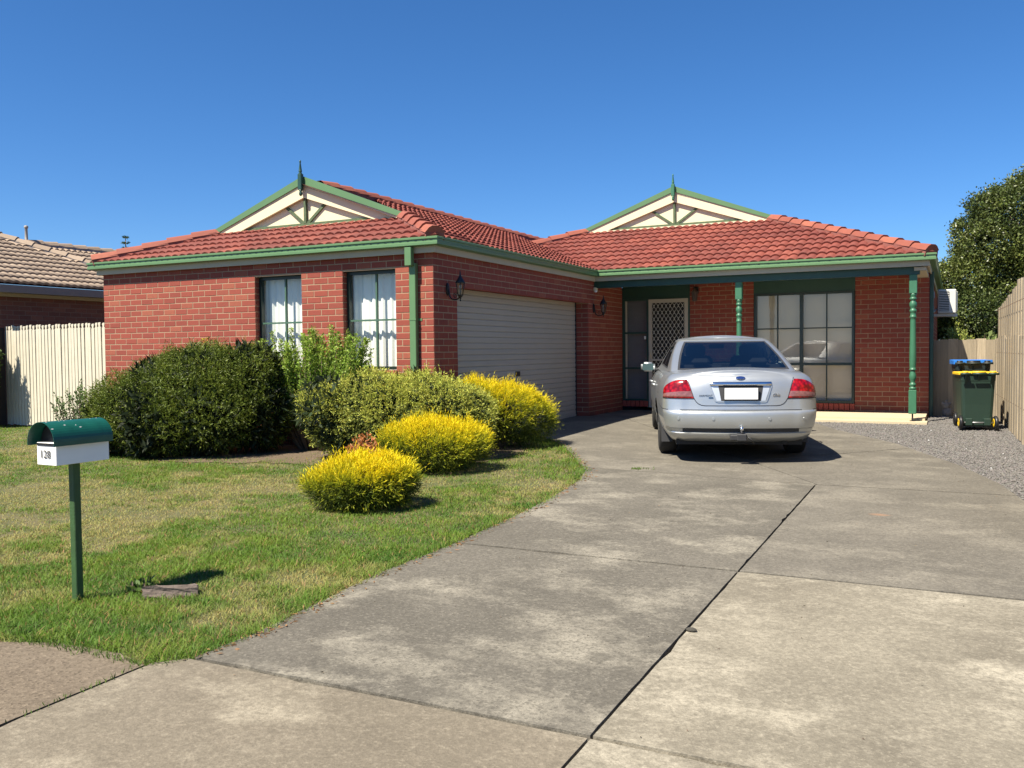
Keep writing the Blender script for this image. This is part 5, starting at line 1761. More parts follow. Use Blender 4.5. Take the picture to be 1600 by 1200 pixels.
# badges
def badge(me, name, s, z, mat, off, par=CAR, sc=1.0):
    me.materials.clear(); me.materials.append(mat)
    o = bpy.data.objects.new(name, me)
    p = arc_pt(s, z, off); q = arc_pt(s + 0.02, z, off); t = arc_pt(s, z + 0.02, off)
    ux = (q - p).normalized(); uz = (t - p).normalized(); uy = uz.cross(ux).normalized()
    register(o, par, (0, 0, 0))
    nrm = ux.cross(uz)
    o.matrix_local = Matrix(((ux.x, uz.x, nrm.x, p.x), (ux.y, uz.y, nrm.y, p.y), (ux.z, uz.z, nrm.z, p.z), (0, 0, 0, 1)))
    o.scale = (sc, sc, 1)
    return o
def ellipse(a, b_, d):
    vs = []
    for r, zz in ((1.0, 0.0), (1.0, d * 0.7), (0.94, d)):
        vs += [(a * r * math.cos(2 * math.pi * k / 28), b_ * r * math.sin(2 * math.pi * k / 28), zz) for k in range(28)]
    return MB().add(vs, [(28 * j + k, 28 * j + (k + 1) % 28, 28 * (j + 1) + (k + 1) % 28, 28 * (j + 1) + k) for j in range(2) for k in range(28)] + [tuple(range(56, 84))]).mesh('emblem', M_CHR)
em = badge(ellipse(.054, .023, .006), 'emblem', 0.0, .952, M_CHR, 0.002)
e2 = badge(ellipse(.050, .0195, .004), 'emblem_field', 0.0, .952, paint('emblem_blue', (0.01, 0.025, 0.13), 0.25, coat=1.0), 0.006)
e3 = badge(text_mesh('Ford', 0.034, 0.0005, 0.25, 0.0006), 'emblem_script', 0.0, .952, M_CHR, 0.0112)
badge(text_mesh('FAIRMONT', 0.030, 0.0008, 0.15), 'badge', -.395, .760, M_PLAS, 0.003)
bp = MB().box(-.026, .026, -.008, .008, 0, .002).mesh('badge_plate', M_PLAS)
badge(bp, 'badge_plate', -.335, .738, paint('badge_blue', (0.03, 0.06, 0.12), 0.3), 0.002)
badge(text_mesh('Ghia', 0.046, 0.0015, 0.3, 0.0012), 'badge', .395, .765, M_CHR, 0.004)
# parking sensors, reflectors, tow ball, exhaust
for s in (-.71, -.315, .315, .71):
    p = arc_pt(s, .515, 0.0)
    so = badge(ellipse(.017, .017, .004), 'parking_sensor', s, .512, M_SIL, 0.002)
tb = MB()
yb = arc_pt(0, .36, 0).y
tb.box(-.03, .03, yb - .05, yb + .2, .285, .335).cbox(-.055, .055, yb - .11, yb - .03, .270, .35, .01).cbox(-.13, -.03, yb - .10, yb - .03, .275, .34, .012)
tb.tube([(.0, yb - .085, .34), (.0, yb - .085, .385)], .013, 10)
tw = tb.build('tow_bar', M_PLAS, CAR)
MB().lathe([(.004, -.026), (.016, -.021), (.024, -.008), (.025, .0), (.022, .012), (.013, .022), (.003, .026)], (0, yb - .085, .405), 16).build('tow_ball', M_CHR, tw)
MB().tube([(.05, yb - .06, .33), (.10, yb - .09, .29), (.14, yb - .06, .24)], .008, 6).build('safety_lead', M_PLAS, tw)
MB().lathe([(.026, 0), (.030, 0), (.030, .25), (.026, .25)], (.52, -0.90, .235), 16, 'y').build('exhaust_tip', M_DARK, CAR)
# fuel flap and side trims on the flank
ribbon('fuel_flap_gap', dense([(-1.42, .75), (-1.42, .88), (-1.56, .88), (-1.56, .75), (-1.42, .75)], 5), 0.006, 0.002, M_PLAS)
for sg in (-1, 1):
    for y0, z0 in ((0.55, .80), (1.62, .79)):
        hd = MB().tube([(sg * .925, y0, z0), (sg * .955, y0 + .05, z0 + .008), (sg * .955, y0 + .17, z0 + .008), (sg * .925, y0 + .22, z0)], .013, 8)
        hd.build('door_handle', M_SIL, CAR)
    # shut lines of the doors
    for yy in (0.36, 1.15, 2.25):
        ln = MB(); vs = []
        for k in range(15):
            z = .28 + .66 * k / 14
            y_ = yy + (0.10 * max(0, .55 - z) if yy > 0.5 else 0.25 * max(0, .62 - z) / .3)
            x = lerp(HW, z) * taper(y_) + .0015
            zz = zmap(z, y_)
            vs += [(sg * x, y_ - .0035, zz), (sg * x, y_ + .0035, zz)]
        ln.add(vs, [(2 * k, 2 * k + 1, 2 * k + 3, 2 * k + 2) for k in range(14)])
        ln.build('door_gap', M_BLACK, CAR)
    # mirror
    mr = MB()
    bm = bmesh.new()
    bmesh.ops.create_cube(bm, size=1.0)
    bmesh.ops.bevel(bm, geom=list(bm.edges), offset=0.22, segments=3, affect='EDGES')
    bm.transform(Matrix.Translation((sg * 0.985, 1.98, .985)) @ Matrix.Diagonal((.21, .10, .135, 1)))
    mr.addbm(bm, True)
    mo = mr.build('wing_mirror', M_SIL, CAR)
    MB().cbox(sg * .86 - .05, sg * .86 + .05, 1.96, 2.02, .93, .965, .01).build('mirror_arm', M_PLAS, mo)
    MB().add([(sg * 0.985 + a * .082, 1.928, .985 + c * .048) for a, c in ((-.9, -1), (.9, -1), (1, -.8), (1, .8), (.9, 1), (-.9, 1), (-1, .8), (-1, -.8))], [tuple(range(8))]).build('mirror_glass', paint('mirror_painted_reflection', (0.05, 0.085, 0.09), 0.12, 0.02), mo)  # dark teal reflection painted in as the colour of the glass
# cabin fittings seen through the glass
def pad(x0, x1, y0, y1, z0, z1, rake=0.0):
    M_ = Matrix.Translation(((x0 + x1) / 2, (y0 + y1) / 2, z0)) @ Matrix.Rotation(rake, 4, 'X')
    return MB().cbox(-(x1 - x0) / 2, (x1 - x0) / 2, -(y1 - y0) / 2, (y1 - y0) / 2, 0, z1 - z0, 0.04, M_)
for x in (-.36, .36):
    s = pad(x - .24, x + .24, 1.00, 1.12, .80, 1.16, 0.12).build('front_seat', M_SEAT, CAR)
    pad(x - .135, x + .135, .90, .98, 1.14, 1.31, 0.1).build('headrest', M_SEAT, s)
    s = pad(x - .30, x + .30, .10, .22, .85, 1.07, 0.2).build('rear_seat', M_SEAT, CAR)
    pad(x - .12, x + .12, .03, .11, 1.06, 1.15, 0.1).build('headrest', M_SEAT, s)
MB().box(-.7, .7, 1.95, 2.40, .90, 1.02).build('dashboard', M_PLAS, CAR)
st = MB()
st.tube([(.37 + .175 * math.cos(2 * math.pi * k / 24), 1.70 + .06 * math.sin(2 * math.pi * k / 24), .975 + .165 * math.sin(2 * math.pi * k / 24)) for k in range(25)], .014, 8)
st.build('steering_wheel', M_PLAS, CAR)
MB().cbox(-.11, .11, 1.68, 1.71, 1.245, 1.305, .01).build('rear_view_mirror', M_PLAS, CAR)
MB().tube([(0.55, 1.0, 1.25), (0.6, 1.12, 1.05)], .01, 5).build('seat_belt', M_SEAT, CAR)
# ------------------------------------------------------------------ foliage
def unit(a):
    return a / np.maximum(np.linalg.norm(a, axis=1, keepdims=True), 1e-9)

def rnd_dirs(n):
    return unit(RNG.normal(size=(n, 3)))

def foliage(name, P, D, length, width, col, mat, parent, bend=0.15, tri=False):
    """many leaf-sized faces: P bases, D directions, per-leaf length/width/colour"""
    n = len(P)
    L = np.broadcast_to(np.asarray(length, float).reshape(-1, 1), (n, 1)); Wd = np.broadcast_to(np.asarray(width, float).reshape(-1, 1), (n, 1))
    D = unit(D)
    S = unit(np.cross(D, rnd_dirs(n)))
    Nn = np.cross(S, D)
    if tri:
        V = np.stack([P - S * Wd / 2, P + S * Wd / 2, P + D * L + Nn * L * bend], 1)
        k = 3
    else:
        V = np.stack([P, P + D * L * 0.45 + S * Wd / 2 + Nn * L * bend * 0.4, P + D * L + Nn * L * bend * 0.2, P + D * L * 0.45 - S * Wd / 2 + Nn * L * bend * 0.4], 1)
        k = 4
    at = np.array(ORG[parent.name]) if parent is not None else np.zeros(3)
    V = (V.reshape(-1, 3) - at).astype(np.float32)
    me = bpy.data.meshes.new(name)
    me.vertices.add(n * k); me.loops.add(n * k); me.polygons.add(n)
    me.vertices.foreach_set('co', V.ravel())
    me.loops.foreach_set('vertex_index', np.arange(n * k, dtype=np.int32))
    me.polygons.foreach_set('loop_start', np.arange(0, n * k, k, dtype=np.int32))
    me.polygons.foreach_set('loop_total', np.full(n, k, dtype=np.int32))
    a = me.attributes.new('col', 'FLOAT_COLOR', 'FACE')
    c4 = np.ones((n, 4), np.float32); c4[:, :3] = np.clip(col, 0, 1)
    a.data.foreach_set('color', c4.ravel())
    me.update(calc_edges=True)
    me.materials.append(mat)
    o = bpy.data.objects.new(name, me)
    register(o, parent, at)
    return o

def jit(c, n, v=0.18, hue=0.08):
    c = np.asarray(c, float)
    k = 1 + RNG.uniform(-v, v, (n, 1))
    return c * k * (1 + RNG.uniform(-hue, hue, (n, 3)))

def lobes_surface(lobes, n, shell=(0.8, 1.03), keep=0.86, zmin=None):
    """points in the outer shell of a union of ellipsoids; lobes = [(cx,cy,cz, rx,ry,rz)]; returns P, outward normal, depth 0(in)..1(out)"""
    lb = np.array(lobes, float)
    area = (lb[:, 3] * lb[:, 4] * lb[:, 5]) ** (2 / 3)
    idx = RNG.choice(len(lb), size=int(n * 2.2), p=area / area.sum())
    d = rnd_dirs(len(idx))
    f = RNG.uniform(0, 1, len(idx)) ** 0.55
    f = shell[0] + (shell[1] - shell[0]) * f
    f2 = f * (1 + 0.22 * (vnoise(d[:, 0] * 3 + idx * 7.1, d[:, 1] * 3 + d[:, 2] * 3.7, 0.7, 3) - 0.5))
    P = lb[idx, :3] + d * lb[idx, 3:] * f2[:, None]
    Nn = unit(d / lb[idx, 3:])
    ok = np.ones(len(P), bool)
    for i, l in enumerate(lb):
        q = np.linalg.norm((P - l[:3]) / l[3:], axis=1)
        ok &= (q > keep) | (idx == i)
    if zmin is not None:
        ok &= P[:, 2] > zmin
    P, Nn, f = P[ok][:n], Nn[ok][:n], f[ok][:n]
    return P, Nn, (f - shell[0]) / (shell[1] - shell[0])

def stems(parent, base, tips, r0, mat=M_BARK, name='stems'):
    mb = MB()
    for t in tips:
        b_ = Vector(base) + Vector((random.uniform(-.06, .06), random.uniform(-.06, .06), 0))
        t = Vector(t); mid = b_.lerp(t, 0.5) + Vector((random.uniform(-.05, .05), random.uniform(-.05, .05), 0.03))
        mb.tube([b_, mid, t], [r0, r0 * 0.7, r0 * 0.25], 6)
    return mb.build(name, mat, parent)

RT = np.array(_r); FW = np.array(_f)

def oriented(lobes, c):
    return [(c[0] + l[0], c[1] + l[1], c[2] + l[2], l[3], l[4], l[5]) for l in lobes]

UP = np.array([0, 0, 1.0])
# --- golden bushes: fine feathery needles, yellow at the shoot tips and green below
def golden(c, lobes, n, label, nl=5, green=0.28, seedtip=1.0):
    T = empty('golden_bush', (c[0], c[1], c[2]), label, 'bush', 'low golden bushes along the lawn')
    lb = oriented(lobes, c)
    P, Nn, dp = lobes_surface(lb, n, (0.55, 1.02), 0.8, c[2] + 0.03)
    up_ = np.clip(Nn[:, 2], -1, 1)
    lump = 0.6 * vnoise(P[:, 0] + P[:, 2] * 0.9, P[:, 1] - P[:, 2] * 0.8, 0.13, 31) + 0.4 * vnoise(P[:, 0] - P[:, 2], P[:, 1] + P[:, 2], 0.05, 33)
    P = P + Nn * ((lump - 0.5) * 0.16)[:, None]
    D = unit(Nn * 0.85 + UP * 0.55 + RNG.normal(size=P.shape) * 0.32 + RT * 0.12)
    stray = np.where(RNG.random(len(P)) < 0.06, 2.0, 1.0)[:, None]
    # each shoot carries several needles
    rep = nl
    P2 = np.repeat(P, rep, 0); D2 = np.repeat(D, rep, 0)
    t = np.tile(np.linspace(0, 1, rep), len(P))[:, None]
    P2 = P2 + D2 * t * 0.075 * np.repeat(stray, rep, 0) + RNG.normal(size=P2.shape) * 0.004
    D3 = unit(D2 + RNG.normal(size=P2.shape) * 0.38)
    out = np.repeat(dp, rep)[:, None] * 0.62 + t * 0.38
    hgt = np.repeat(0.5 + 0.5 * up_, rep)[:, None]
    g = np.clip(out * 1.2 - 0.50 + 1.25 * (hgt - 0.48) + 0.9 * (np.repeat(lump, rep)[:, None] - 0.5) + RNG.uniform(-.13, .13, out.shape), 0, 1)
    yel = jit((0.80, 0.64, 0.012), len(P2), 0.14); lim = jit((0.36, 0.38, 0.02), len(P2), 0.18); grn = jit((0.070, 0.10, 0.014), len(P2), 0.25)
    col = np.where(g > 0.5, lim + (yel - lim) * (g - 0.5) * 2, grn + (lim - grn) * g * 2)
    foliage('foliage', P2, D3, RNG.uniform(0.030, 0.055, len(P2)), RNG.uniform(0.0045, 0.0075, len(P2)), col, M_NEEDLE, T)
    tips = [(c[0] + random.uniform(-.5, .5) * lobes[0][3], c[1] + random.uniform(-.5, .5) * lobes[0][4], c[2] + 0.75 * (lobes[0][2] + lobes[0][5])) for _ in range(14)]
    stems(T, c, tips, 0.016)
    # old brown wood and dead shoots low inside
    k = 2600
    Pi = np.array(c) + rnd_dirs(k) * np.array([lobes[0][3], lobes[0][4], lobes[0][5]]) * RNG.uniform(0.1, 0.7, (k, 1)) + np.array([0, 0, lobes[0][2]])
    Pi = Pi[Pi[:, 2] > c[2] + 0.02]
    foliage('inner_twigs', Pi, rnd_dirs(len(Pi)) + UP * 0.6, 0.10, 0.012, jit((0.045, 0.042, 0.018), len(Pi), 0.4), M_NEEDLE, T)
    return T
golden((1.36, -3.46, gz(-3.45)), [(0, 0, .21, .38, .38, .17), (-.22, -.10, .17, .20, .25, .13), (.21, .12, .22, .23, .25, .15), (.05, .04, .26, .31, .27, .11)], 6400, 'small golden bush standing nearest the camera on the lawn')
golden((0.80, -1.38, gz(-1.38)), [(0, 0, .26, .50, .46, .24), (-.27, -.12, .29, .28, .30, .18), (.27, .12, .28, .30, .32, .19), (0, .05, .34, .46, .4, .13)], 7400, 'flat topped golden bush in front of the grey green juniper')
golden((0.62, 0.62, gz(0.62)), [(.05, .1, .42, .44, .50, .36), (-.28, -.22, .60, .36, .40, .28), (.30, .38, .36, .28, .32, .26), (.08, .08, .54, .38, .42, .26), (.22, .25, .44, .34, .36, .26)], 8200, 'tall golden bush beside the garage door')

# --- grey-green juniper
JC = (-0.10, -0.74, gz(-0.7))
JT = empty('juniper_bush', JC, 'broad grey green juniper bush below the downpipe', 'bush')
JL = oriented([(-.05, 0, .48, .78, .55, .46), (-.62, -.22, .46, .42, .38, .40), (.40, .12, .56, .62, .44, .42), (-.25, -.1, .66, .62, .45, .34), (.15, .25, .68, .6, .35, .30), (-.78, -.35, .62, .30, .3, .24), (.68, .30, .50, .42, .36, .36)], JC)
P, Nn, dp = lobes_surface(JL, 10500, (0.62, 1.03), 0.84, JC[2] + 0.06)
lump = 0.65 * vnoise(P[:, 0] + P[:, 2] * 0.9, P[:, 1] - P[:, 2] * 0.8, 0.16, 41) + 0.35 * vnoise(P[:, 0] - P[:, 2], P[:, 1] + P[:, 2], 0.06, 43)
P = P + Nn * ((lump - 0.5) * 0.22)[:, None]
rep = 6
D = unit(Nn * 0.8 + UP * 0.25 + RNG.normal(size=P.shape) * 0.45)
P2 = np.repeat(P, rep, 0); D2 = np.repeat(D, rep, 0); t = np.tile(np.linspace(0, 1, rep), len(P))[:, None]
P2 = P2 + D2 * t * 0.07 + RNG.normal(size=P2.shape) * 0.006
D3 = unit(D2 + RNG.normal(size=P2.shape) * 0.5)
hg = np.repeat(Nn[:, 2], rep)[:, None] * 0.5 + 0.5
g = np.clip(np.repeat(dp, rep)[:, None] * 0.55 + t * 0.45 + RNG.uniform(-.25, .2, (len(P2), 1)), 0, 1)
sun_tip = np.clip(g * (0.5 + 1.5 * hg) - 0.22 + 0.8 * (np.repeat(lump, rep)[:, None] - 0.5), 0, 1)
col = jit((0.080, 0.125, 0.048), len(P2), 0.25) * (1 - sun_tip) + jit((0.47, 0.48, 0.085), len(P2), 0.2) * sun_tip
foliage('foliage', P2, D3, RNG.uniform(0.02, 0.045, len(P2)), RNG.uniform(0.008, 0.014, len(P2)), col, M_NEEDLE, JT)
k = 5000
Pi = np.array([JL[i][:3] for i in RNG.integers(0, len(JL), k)]) + rnd_dirs(k) * 0.34
Pi = Pi[Pi[:, 2] > JC[2] + 0.04]
foliage('inner_twigs', Pi, rnd_dirs(len(Pi)), 0.14, 0.04, jit((0.035, 0.05, 0.022), len(Pi), 0.4), M_NEEDLE, JT)
stems(JT, JC, [(l[0], l[1], l[2]) for l in JL] * 2, 0.025)

# --- big dark green shrub
DC = (-3.10, -1.12, gz(-1.1))
DT = empty('dark_shrub', DC, 'large dense dark green shrub in front of the brick wall', 'shrub')
rt = lambda a: (a * RT[0], a * RT[1])
def lob(a, f_, z, r, rf_, rz_):
    """a along the picture, f_ towards the viewer"""
    x = a * 0.894 + f_ * 0.447; y = a * 0.447 - f_ * 0.894
    return (DC[0] + x, DC[1] + y, DC[2] + z, r, rf_, rz_)
DL = [lob(0, 0, .62, .85, .75, .62), lob(-.62, .05, .52, .62, .6, .52), lob(.55, 0, .74, .66, .55, .62), lob(.15, .05, .92, .74, .5, .44), lob(-.35, 0, .80, .55, .5, .42), lob(.78, -.05, .98, .42, .42, .34), lob(-.90, .05, .40, .36, .4, .36), lob(.35, .38, .5, .6, .4, .42), lob(-.30, .42, .42, .6, .38, .40), lob(.88, .1, .5, .40, .4, .42)]
P, Nn, dp = lobes_surface(DL, 17000, (0.66, 1.04), 0.86, DC[2] + 0.05)
lump = 0.65 * vnoise(P[:, 0] + P[:, 2] * 0.9, P[:, 1] - P[:, 2] * 0.8, 0.20, 51) + 0.35 * vnoise(P[:, 0] - P[:, 2], P[:, 1] + P[:, 2], 0.07, 53)
P = P + Nn * ((lump - 0.5) * 0.24)[:, None]
rep = 6
D = unit(Nn * 0.7 + UP * 0.5 + RNG.normal(size=P.shape) * 0.4)
P2 = np.repeat(P, rep, 0); D2 = np.repeat(D, rep, 0); t = np.tile(np.linspace(0, 1, rep), len(P))[:, None]
P2 = P2 + D2 * t * 0.09 + RNG.normal(size=P2.shape) * 0.006
D3 = unit(D2 * 0.8 + RNG.normal(size=P2.shape) * 0.55)
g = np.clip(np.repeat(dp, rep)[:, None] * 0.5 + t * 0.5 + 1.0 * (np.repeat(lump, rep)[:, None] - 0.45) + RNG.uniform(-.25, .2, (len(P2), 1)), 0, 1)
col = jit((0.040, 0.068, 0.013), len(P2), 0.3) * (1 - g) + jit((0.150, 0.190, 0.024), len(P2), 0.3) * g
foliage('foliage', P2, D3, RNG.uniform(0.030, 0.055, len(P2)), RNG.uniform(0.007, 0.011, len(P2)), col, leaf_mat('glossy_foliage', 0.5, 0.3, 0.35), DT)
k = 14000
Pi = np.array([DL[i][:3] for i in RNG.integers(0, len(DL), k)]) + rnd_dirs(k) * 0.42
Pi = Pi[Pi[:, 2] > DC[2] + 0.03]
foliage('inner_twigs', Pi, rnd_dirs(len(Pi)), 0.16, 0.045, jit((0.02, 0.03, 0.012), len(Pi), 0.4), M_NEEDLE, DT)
stems(DT, DC, [(l[0], l[1], l[2]) for l in DL] * 2, 0.03)

# --- shrubs with separate upright shoots and flat leaves
def shoot_plant(name, c, n, h, spread, leaf, col0, col1, label, cat, dens=26, lean=0.35, mat=None, group=None, flat=None, edge=0.30):
    T = empty(name, c, label, cat, group)
    mb = MB(); PP = []; DD = []; TT = []
    for i in range(n):
        a = random.uniform(0, 2 * math.pi); r = spread * math.sqrt(random.random())
        hh = h * random.uniform(0.62, 1.0) * (1 - edge * (r / max(spread, 1e-6)) ** 2)
        ex, ey = r * math.cos(a), r * math.sin(a) * (flat or 1.0)
        b0 = Vector((c[0] + ex * 0.25, c[1] + ey * 0.25, c[2]))
        tip = Vector((c[0] + ex + random.uniform(-.06, .06), c[1] + ey, c[2] + hh))
        mid = b0.lerp(tip, 0.5) + Vector((ex * lean * 0.4, ey * lean * 0.4, -0.02))
        mb.tube([b0, mid, tip], [0.009, 0.006, 0.002], 5)
        m_ = int(dens * hh / 0.6)
        for k in range(m_):
            t = 0.22 + 0.78 * random.random() ** 0.8
            p = b0.lerp(mid, min(1, t * 2)) if t < .5 else mid.lerp(tip, t * 2 - 1)
            PP.append((p.x + random.gauss(0, .018), p.y + random.gauss(0, .018), p.z))
            d = (tip - b0).normalized()
            DD.append((d.x * .5 + random.gauss(0, .6), d.y * .5 + random.gauss(0, .6), d.z * .6 + random.gauss(0, .35)))
            TT.append(t)
    mb.build('stems', M_BARK, T)
    PP = np.array(PP); DD = np.array(DD); TT = np.array(TT)[:, None]
    mixv = np.clip(TT * 1.1 - 0.15 + RNG.uniform(-.3, .3, TT.shape), 0, 1)
    col = jit(col0, len(PP), 0.25) * (1 - mixv) + jit(col1, len(PP), 0.2) * mixv
    foliage('foliage', PP, DD, RNG.uniform(leaf * .7, leaf * 1.2, len(PP)), RNG.uniform(leaf * .38, leaf * .55, len(PP)), col, mat or M_LEAF, T)
    return T
shoot_plant('leafy_shrub', (-1.66, -0.38, gz(-.4)), 150, 1.72, 0.98, 0.040, (0.075, 0.15, 0.022), (0.27, 0.38, 0.05), 'bright green upright shrub growing in front of the two windows', 'shrub', 130, flat=0.30, edge=0.16)
shoot_plant('nandina', (0.28, -1.92, gz(-1.9)), 26, 0.46, 0.20, 0.045, (0.20, 0.07, 0.03), (0.50, 0.19, 0.06), 'small reddish leafed plant peeping out between two golden bushes', 'plant', 70)
shoot_plant('rose_bush', (-6.55, -0.15, gz(0)), 34, 0.95, 0.45, 0.05, (0.05, 0.10, 0.03), (0.13, 0.21, 0.06), 'sparse leafy rose bush at the corner of the picket fence', 'shrub', 40)
shoot_plant('yellow_leaf_shrub', (-3.75, -0.30, gz(0)), 12, 1.62, 0.14, 0.045, (0.25, 0.26, 0.04), (0.62, 0.42, 0.03), 'yellow tipped shoot showing above the dark shrub against the wall', 'shrub', 85)
shoot_plant('yellow_leaf_shrub', (-4.45, -0.30, gz(0)), 9, 1.36, 0.26, 0.04, (0.30, 0.24, 0.04), (0.62, 0.36, 0.03), 'thin orange tipped shoots above the left end of the dark shrub', 'shrub', 26)
shoot_plant('weedy_plant', (-5.35, -1.45, gz(-1.4)), 26, 0.36, 0.28, 0.055, (0.05, 0.10, 0.035), (0.12, 0.20, 0.06), 'low weedy plant just left of the letterbox roof', 'plant', 45)
shoot_plant('weedy_plant', (-4.45, -1.75, gz(-1.7)), 22, 0.40, 0.26, 0.05, (0.05, 0.11, 0.04), (0.10, 0.20, 0.07), 'low leafy weed at the left foot of the dark shrub', 'plant', 45)
shoot_plant('lawn_weed', (1.70, -6.08, gz(-6.0)), 9, 0.075, 0.10, 0.05, (0.05, 0.10, 0.02), (0.10, 0.17, 0.03), 'broad leafed weed in the lawn beside the broken stone', 'weed', 60)
# tall thin shrub just outside the view at the left, whose shade falls on the pickets
shoot_plant('leafy_shrub', (-9.62, 0.16, gz(0)), 60, 2.15, 0.34, 0.06, (0.04, 0.08, 0.02), (0.09, 0.15, 0.04), 'narrow dark shrub beside the left end of the picket fence', 'shrub', 90)

# --- big tree behind the side passage
TC = (8.7, 16.2, 0.0)
TT_ = empty('tree', TC, 'large dark evergreen tree behind the side passage fence', 'tree')
tr = MB().tube([(8.7, 16.2, -0.1), (8.6, 16.15, 1.2), (8.75, 16.3, 2.6), (8.8, 16.3, 4.2)], [0.24, 0.2, 0.15, 0.06], 10)
TL = []
rt_ = random.Random(21)
for (x, y, z, r) in ((8.8, 15.9, 3.9, 1.35), (7.6, 15.5, 2.9, 1.05), (6.95, 15.0, 2.1, .85), (8.0, 15.0, 2.0, 1.05), (9.4, 15.0, 2.6, 1.3), (9.0, 15.0, 1.2, 1.1), (6.75, 15.0, 1.25, .62), (7.5, 14.6, 1.2, .8), (9.6, 16.0, 4.6, 1.1), (8.25, 15.6, 4.35, .75), (10.6, 15.6, 3.6, 1.4), (10.4, 15.2, 2.0, 1.4), (7.9, 15.1, 3.55, .7), (8.9, 14.7, 3.3, .9), (6.55, 14.6, 1.9, .7), (6.35, 14.5, 1.1, .6), (6.9, 14.7, 2.9, .55), (7.3, 14.9, 3.4, .6), (7.7, 15.2, 4.1, .55), (8.4, 15.4, 5.0, .55), (9.0, 15.6, 5.1, .7), (7.2, 14.2, 1.9, .7), (7.55, 14.9, 3.6, .9), (7.95, 15.1, 4.35, .85), (8.7, 15.3, 4.75, .9), (6.9, 14.8, 2.6, .8)):
    x -= 0.72; y += 1.7; z = z * 1.04 + 0.08
    TL.append((x, y, z, r, r, r * .85))
    for k in range(4):
        d = Vector((rt_.gauss(0, 1), rt_.gauss(0, 1), rt_.gauss(0, 1))).normalized() * r * .82
        q = r * rt_.uniform(.28, .45)
        TL.append((x + d.x, y + d.y, max(0.7, z + d.z), q, q, q * .8))
    tr.tube([(8.7, 16.2, min(z * .6, 3.6)), ((8.7 + x) / 2, (16.2 + y) / 2, z * .8), (x, y, z)], [.08, .05, .02], 6)
tr.build('trunk', M_BARK, TT_)
P, Nn, dp = lobes_surface(TL, 27000, (0.45, 1.06), 0.7, 0.3)
rep = 8
P2 = np.repeat(P, rep, 0) + RNG.normal(size=(len(P) * rep, 3)) * 0.075
D3 = unit(np.repeat(Nn, rep, 0) * 0.5 + RNG.normal(size=P2.shape) * 0.7 + UP * 0.1)
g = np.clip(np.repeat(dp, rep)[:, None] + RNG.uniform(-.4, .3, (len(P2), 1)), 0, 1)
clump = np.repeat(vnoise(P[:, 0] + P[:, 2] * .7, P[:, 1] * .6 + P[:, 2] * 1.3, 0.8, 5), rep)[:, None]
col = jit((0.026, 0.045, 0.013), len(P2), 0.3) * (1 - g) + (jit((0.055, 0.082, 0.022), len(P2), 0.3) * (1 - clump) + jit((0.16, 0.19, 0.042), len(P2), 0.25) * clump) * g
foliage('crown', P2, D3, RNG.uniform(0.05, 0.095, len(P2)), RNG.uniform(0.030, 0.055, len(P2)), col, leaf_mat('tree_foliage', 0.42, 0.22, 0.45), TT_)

# --- pale shrub low behind the passage
shoot_plant('leafy_shrub', (5.95, 12.2, 0.0), 60, 1.75, 0.55, 0.07, (0.14, 0.19, 0.04), (0.32, 0.36, 0.08), 'pale green shrub just above the low back fence beside the house', 'shrub', 60)
# spiky leaves above the back fence
shoot_plant('strappy_plant', (6.5, 11.5, 0.3), 16, 1.35, 0.35, 0.16, (0.09, 0.14, 0.04), (0.20, 0.26, 0.08), 'strappy pale leaves arching above the back fence', 'plant', 12)

# --- distant conifer behind the roofs
CC = (-14.95, 7.85, 0.0)
CT = empty('pine_tree', CC, 'small distant conifer top showing above the roofs on the left', 'tree')
MB().tube([(CC[0], CC[1], 0), (CC[0], CC[1], 2.6), (CC[0], CC[1], 4.55)], [.12, .06, .008], 8).build('trunk', M_BARK, CT)
PP = []; DD = []
for k in range(16):
    z = 4.5 - k * 0.16
    ln = 0.05 + k * 0.030
    for a in range(7):
        t = a * 2 * math.pi / 7 + k * 0.7
        for q in range(9):
            f_ = q / 9
            PP.append((CC[0] + ln * f_ * math.cos(t), CC[1] + ln * f_ * math.sin(t), z + 0.25 * ln * f_))
            DD.append((math.cos(t) + random.gauss(0, .6), math.sin(t) + random.gauss(0, .6), 0.5 + random.gauss(0, .4)))
foliage('crown', np.array(PP), np.array(DD), 0.085, 0.022, jit((0.05, 0.085, 0.035), len(PP), 0.3), M_NEEDLE, CT)

# ------------------------------------------------------------------ lawn grass
def inside_poly(x, y, poly):
    r = np.zeros(len(x), bool)
    j = len(poly) - 1
    for i in range(len(poly)):
        xi, yi = poly[i]; xj, yj = poly[j]
        c = ((yi > y) != (yj > y)) & (x < (xj - xi) * (y - yi) / (yj - yi + 1e-12) + xi)
        r ^= c
        j = i
    return r
def edge_dist(x, y, line):
    d = np.full(len(x), 9.0)
    for (x0, y0), (x1, y1) in zip(line, line[1:]):
        l2 = (x1 - x0) ** 2 + (y1 - y0) ** 2 + 1e-9
        t = np.clip(((x - x0) * (x1 - x0) + (y - y0) * (y1 - y0)) / l2, 0, 1)
        d = np.minimum(d, np.hypot(x - x0 - t * (x1 - x0), y - y0 - t * (y1 - y0)))
    return d
def gz_np(y):
    return np.where(y > 5, 0.0, -0.017 * (5 - np.maximum(y, -14)))

